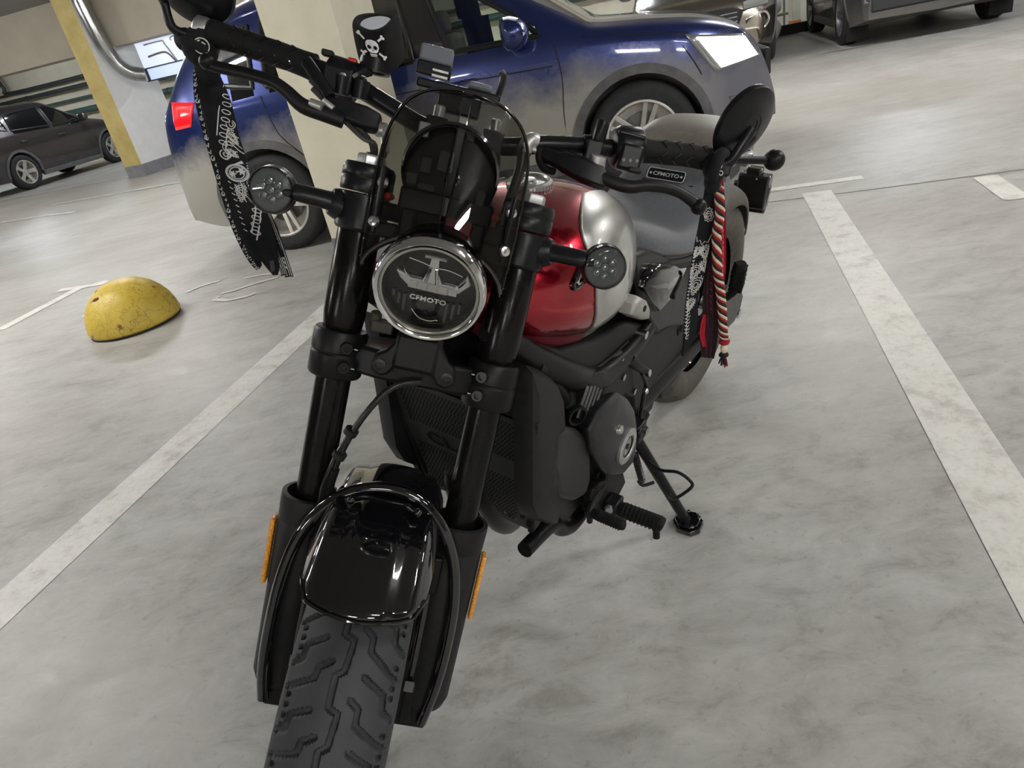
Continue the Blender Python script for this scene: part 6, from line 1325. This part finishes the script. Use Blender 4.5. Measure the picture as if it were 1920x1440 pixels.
build('cord_knot',mb,[M['black_yarn'],M['red_yarn'],M['cream_yarn']],cord,angle=80)
mb=MB()
for i in range(22):
    mb.k=i%2; a=rnd.uniform(0,6.28); r1=rnd.uniform(.002,.008); mb.tube([q+Vector((-.003,-.002,-.026)),q+Vector((-.003+r1*.7*math.cos(a),r1*.7*math.sin(a),-.034)),q+Vector((-.004+r1*math.cos(a),r1*math.sin(a),-.040-rnd.uniform(0,.008)))],.0013,5,2)
build('cord_fringe',mb,[M['black_yarn'],M['red_yarn']],cord)
# ---- towelling wristband pulled over the fluid cup
m=mat('black_towelling',(.003,.003,.0035),.95,sheen=.12); bump(m,noise_fac(m,900,3,.7),1.0,.003); M['towel']=m; m.node_tree.nodes['Principled BSDF'].inputs['Specular IOR Level'].default_value=.1
wc=BM@FK(Vector((-.1425,.948,-.100))); wup=Vector((.10,-.36,.93)).normalized(); wr=Vector((1,0,0)); wr=(wr-wup*wr.dot(wup)).normalized(); wf=wup.cross(wr)
wf=-wf if wf.y>0 else wf
def WL(x,y,z): return wr*x+wf*y+wup*z   # x right, y towards the viewer, z up
mb=MB(); prof=[(.0255,-.030),(.029,-.037),(.033,-.036),(.0345,-.028),(.0355,0),(.0350,.018),(.0345,.026),(.0315,.031),(.0270,.030),(.0240,.023),(.0235,.012)]
secs=[]
rnd=random.Random(9)
for j,(r,h) in enumerate(prof):
    row=[]
    for i in range(48):
        t=2*PI*i/48; bl_=1+.018*math.sin(3*t+h*60)+.012*math.sin(7*t+j); sq=1+.05*math.cos(4*t+.6); row.append(WL(r*.93*bl_*sq*math.cos(t)*.98,r*.93*bl_*sq*math.sin(t),h*.92+.003*math.sin(2*t+1)))
    secs.append(row)
mb.loft(secs,cap=False)
wb_=build('wristband',mb,M['towel'],None,angle=80,sub=1); wb_.location=wc; tag(wb_,'black towelling wristband with a skull and crossbones, pulled over the fluid cup','wristband')
def wpt(x,z,o=.0): # on the front of the band
    t=math.asin(max(-1,min(1,x/.036))); return WL(.0348*math.sin(t)+0,(.0348+o)*math.cos(t),z)
mb=MB()
def blob(pts,o=.0): mb.add([wpt(x,z,o) for x,z in pts],[tuple(range(len(pts)))])
skull=[(-.0085,.004),(-.009,-.001),(-.007,-.006),(-.004,-.0085),(.004,-.0085),(.007,-.006),(.009,-.001),(.0085,.004),(.006,.0075),(0,.009),(-.006,.0075)]
S=lambda pts,dx=-.010,dz=.006:[(x+dx+(z)*-.0,z+dz-.18*x) for x,z in pts]
blob(S(skull),.0006); blob(S([(-.005,-.010),(.005,-.010),(.004,-.0135),(-.004,-.0135)]),.0006)
for (x0_,z0_,x1_,z1_) in ((-.016,.014,-.009,.008),(.009,.008,.016,.013),(.008,-.008,.015,-.014),(-.009,-.008,-.015,-.012)):
    dx_,dz_=x1_-x0_,z1_-z0_; l=math.hypot(dx_,dz_); nx,nz=-dz_/l*.0014,dx_/l*.0014
    blob(S([(x0_+nx,z0_+nz),(x1_+nx,z1_+nz),(x1_-nx,z1_-nz),(x0_-nx,z0_-nz)]),.0005)
    ex_1,ez_1=(x0_,z0_) if math.hypot(x0_,z0_)>math.hypot(x1_,z1_) else (x1_,z1_)
    for s in (-1,1): blob(S([(ex_1+nx*s*1.2+.0019*math.cos(a),ez_1+nz*s*1.2+.0019*math.sin(a)) for a in [2*PI*i/10 for i in range(10)]]),.0006)
build('skull_print',mb,M['white'],wb_,smooth=False,recalc=False)
mb=MB()
for x in (-.0042,.0040): blob(S([(x+.0027*math.cos(a),-.001+.0027*math.sin(a)) for a in [2*PI*i/12 for i in range(12)]]),.0012)
blob(S([(-.001,-.0055),(.001,-.0055),(0,-.0035)]),.0012); blob(S([(-.0045,-.0116),(.0045,-.0116),(.0045,-.0122),(-.0045,-.0122)]),.0012)
build('skull_eyes',mb,M['towel'],wb_,smooth=False,recalc=False)
cup=bk_part('fluid_cup',fmb().cyl((-.142,.905,-.100),(-.142,.955,-.100),.022,28),'satin')
mb=MB(); mb.lathe([(.0225,.0),(.0225,.010),(.021,.012),(.0001,.0122)],wc+wup*.012,wup,36); o=build('cup_lid',mb,mat('white_cup_lid',(.62,.64,.72),.4),None); o.parent=cup; o.matrix_parent_inverse=(BM).inverted()
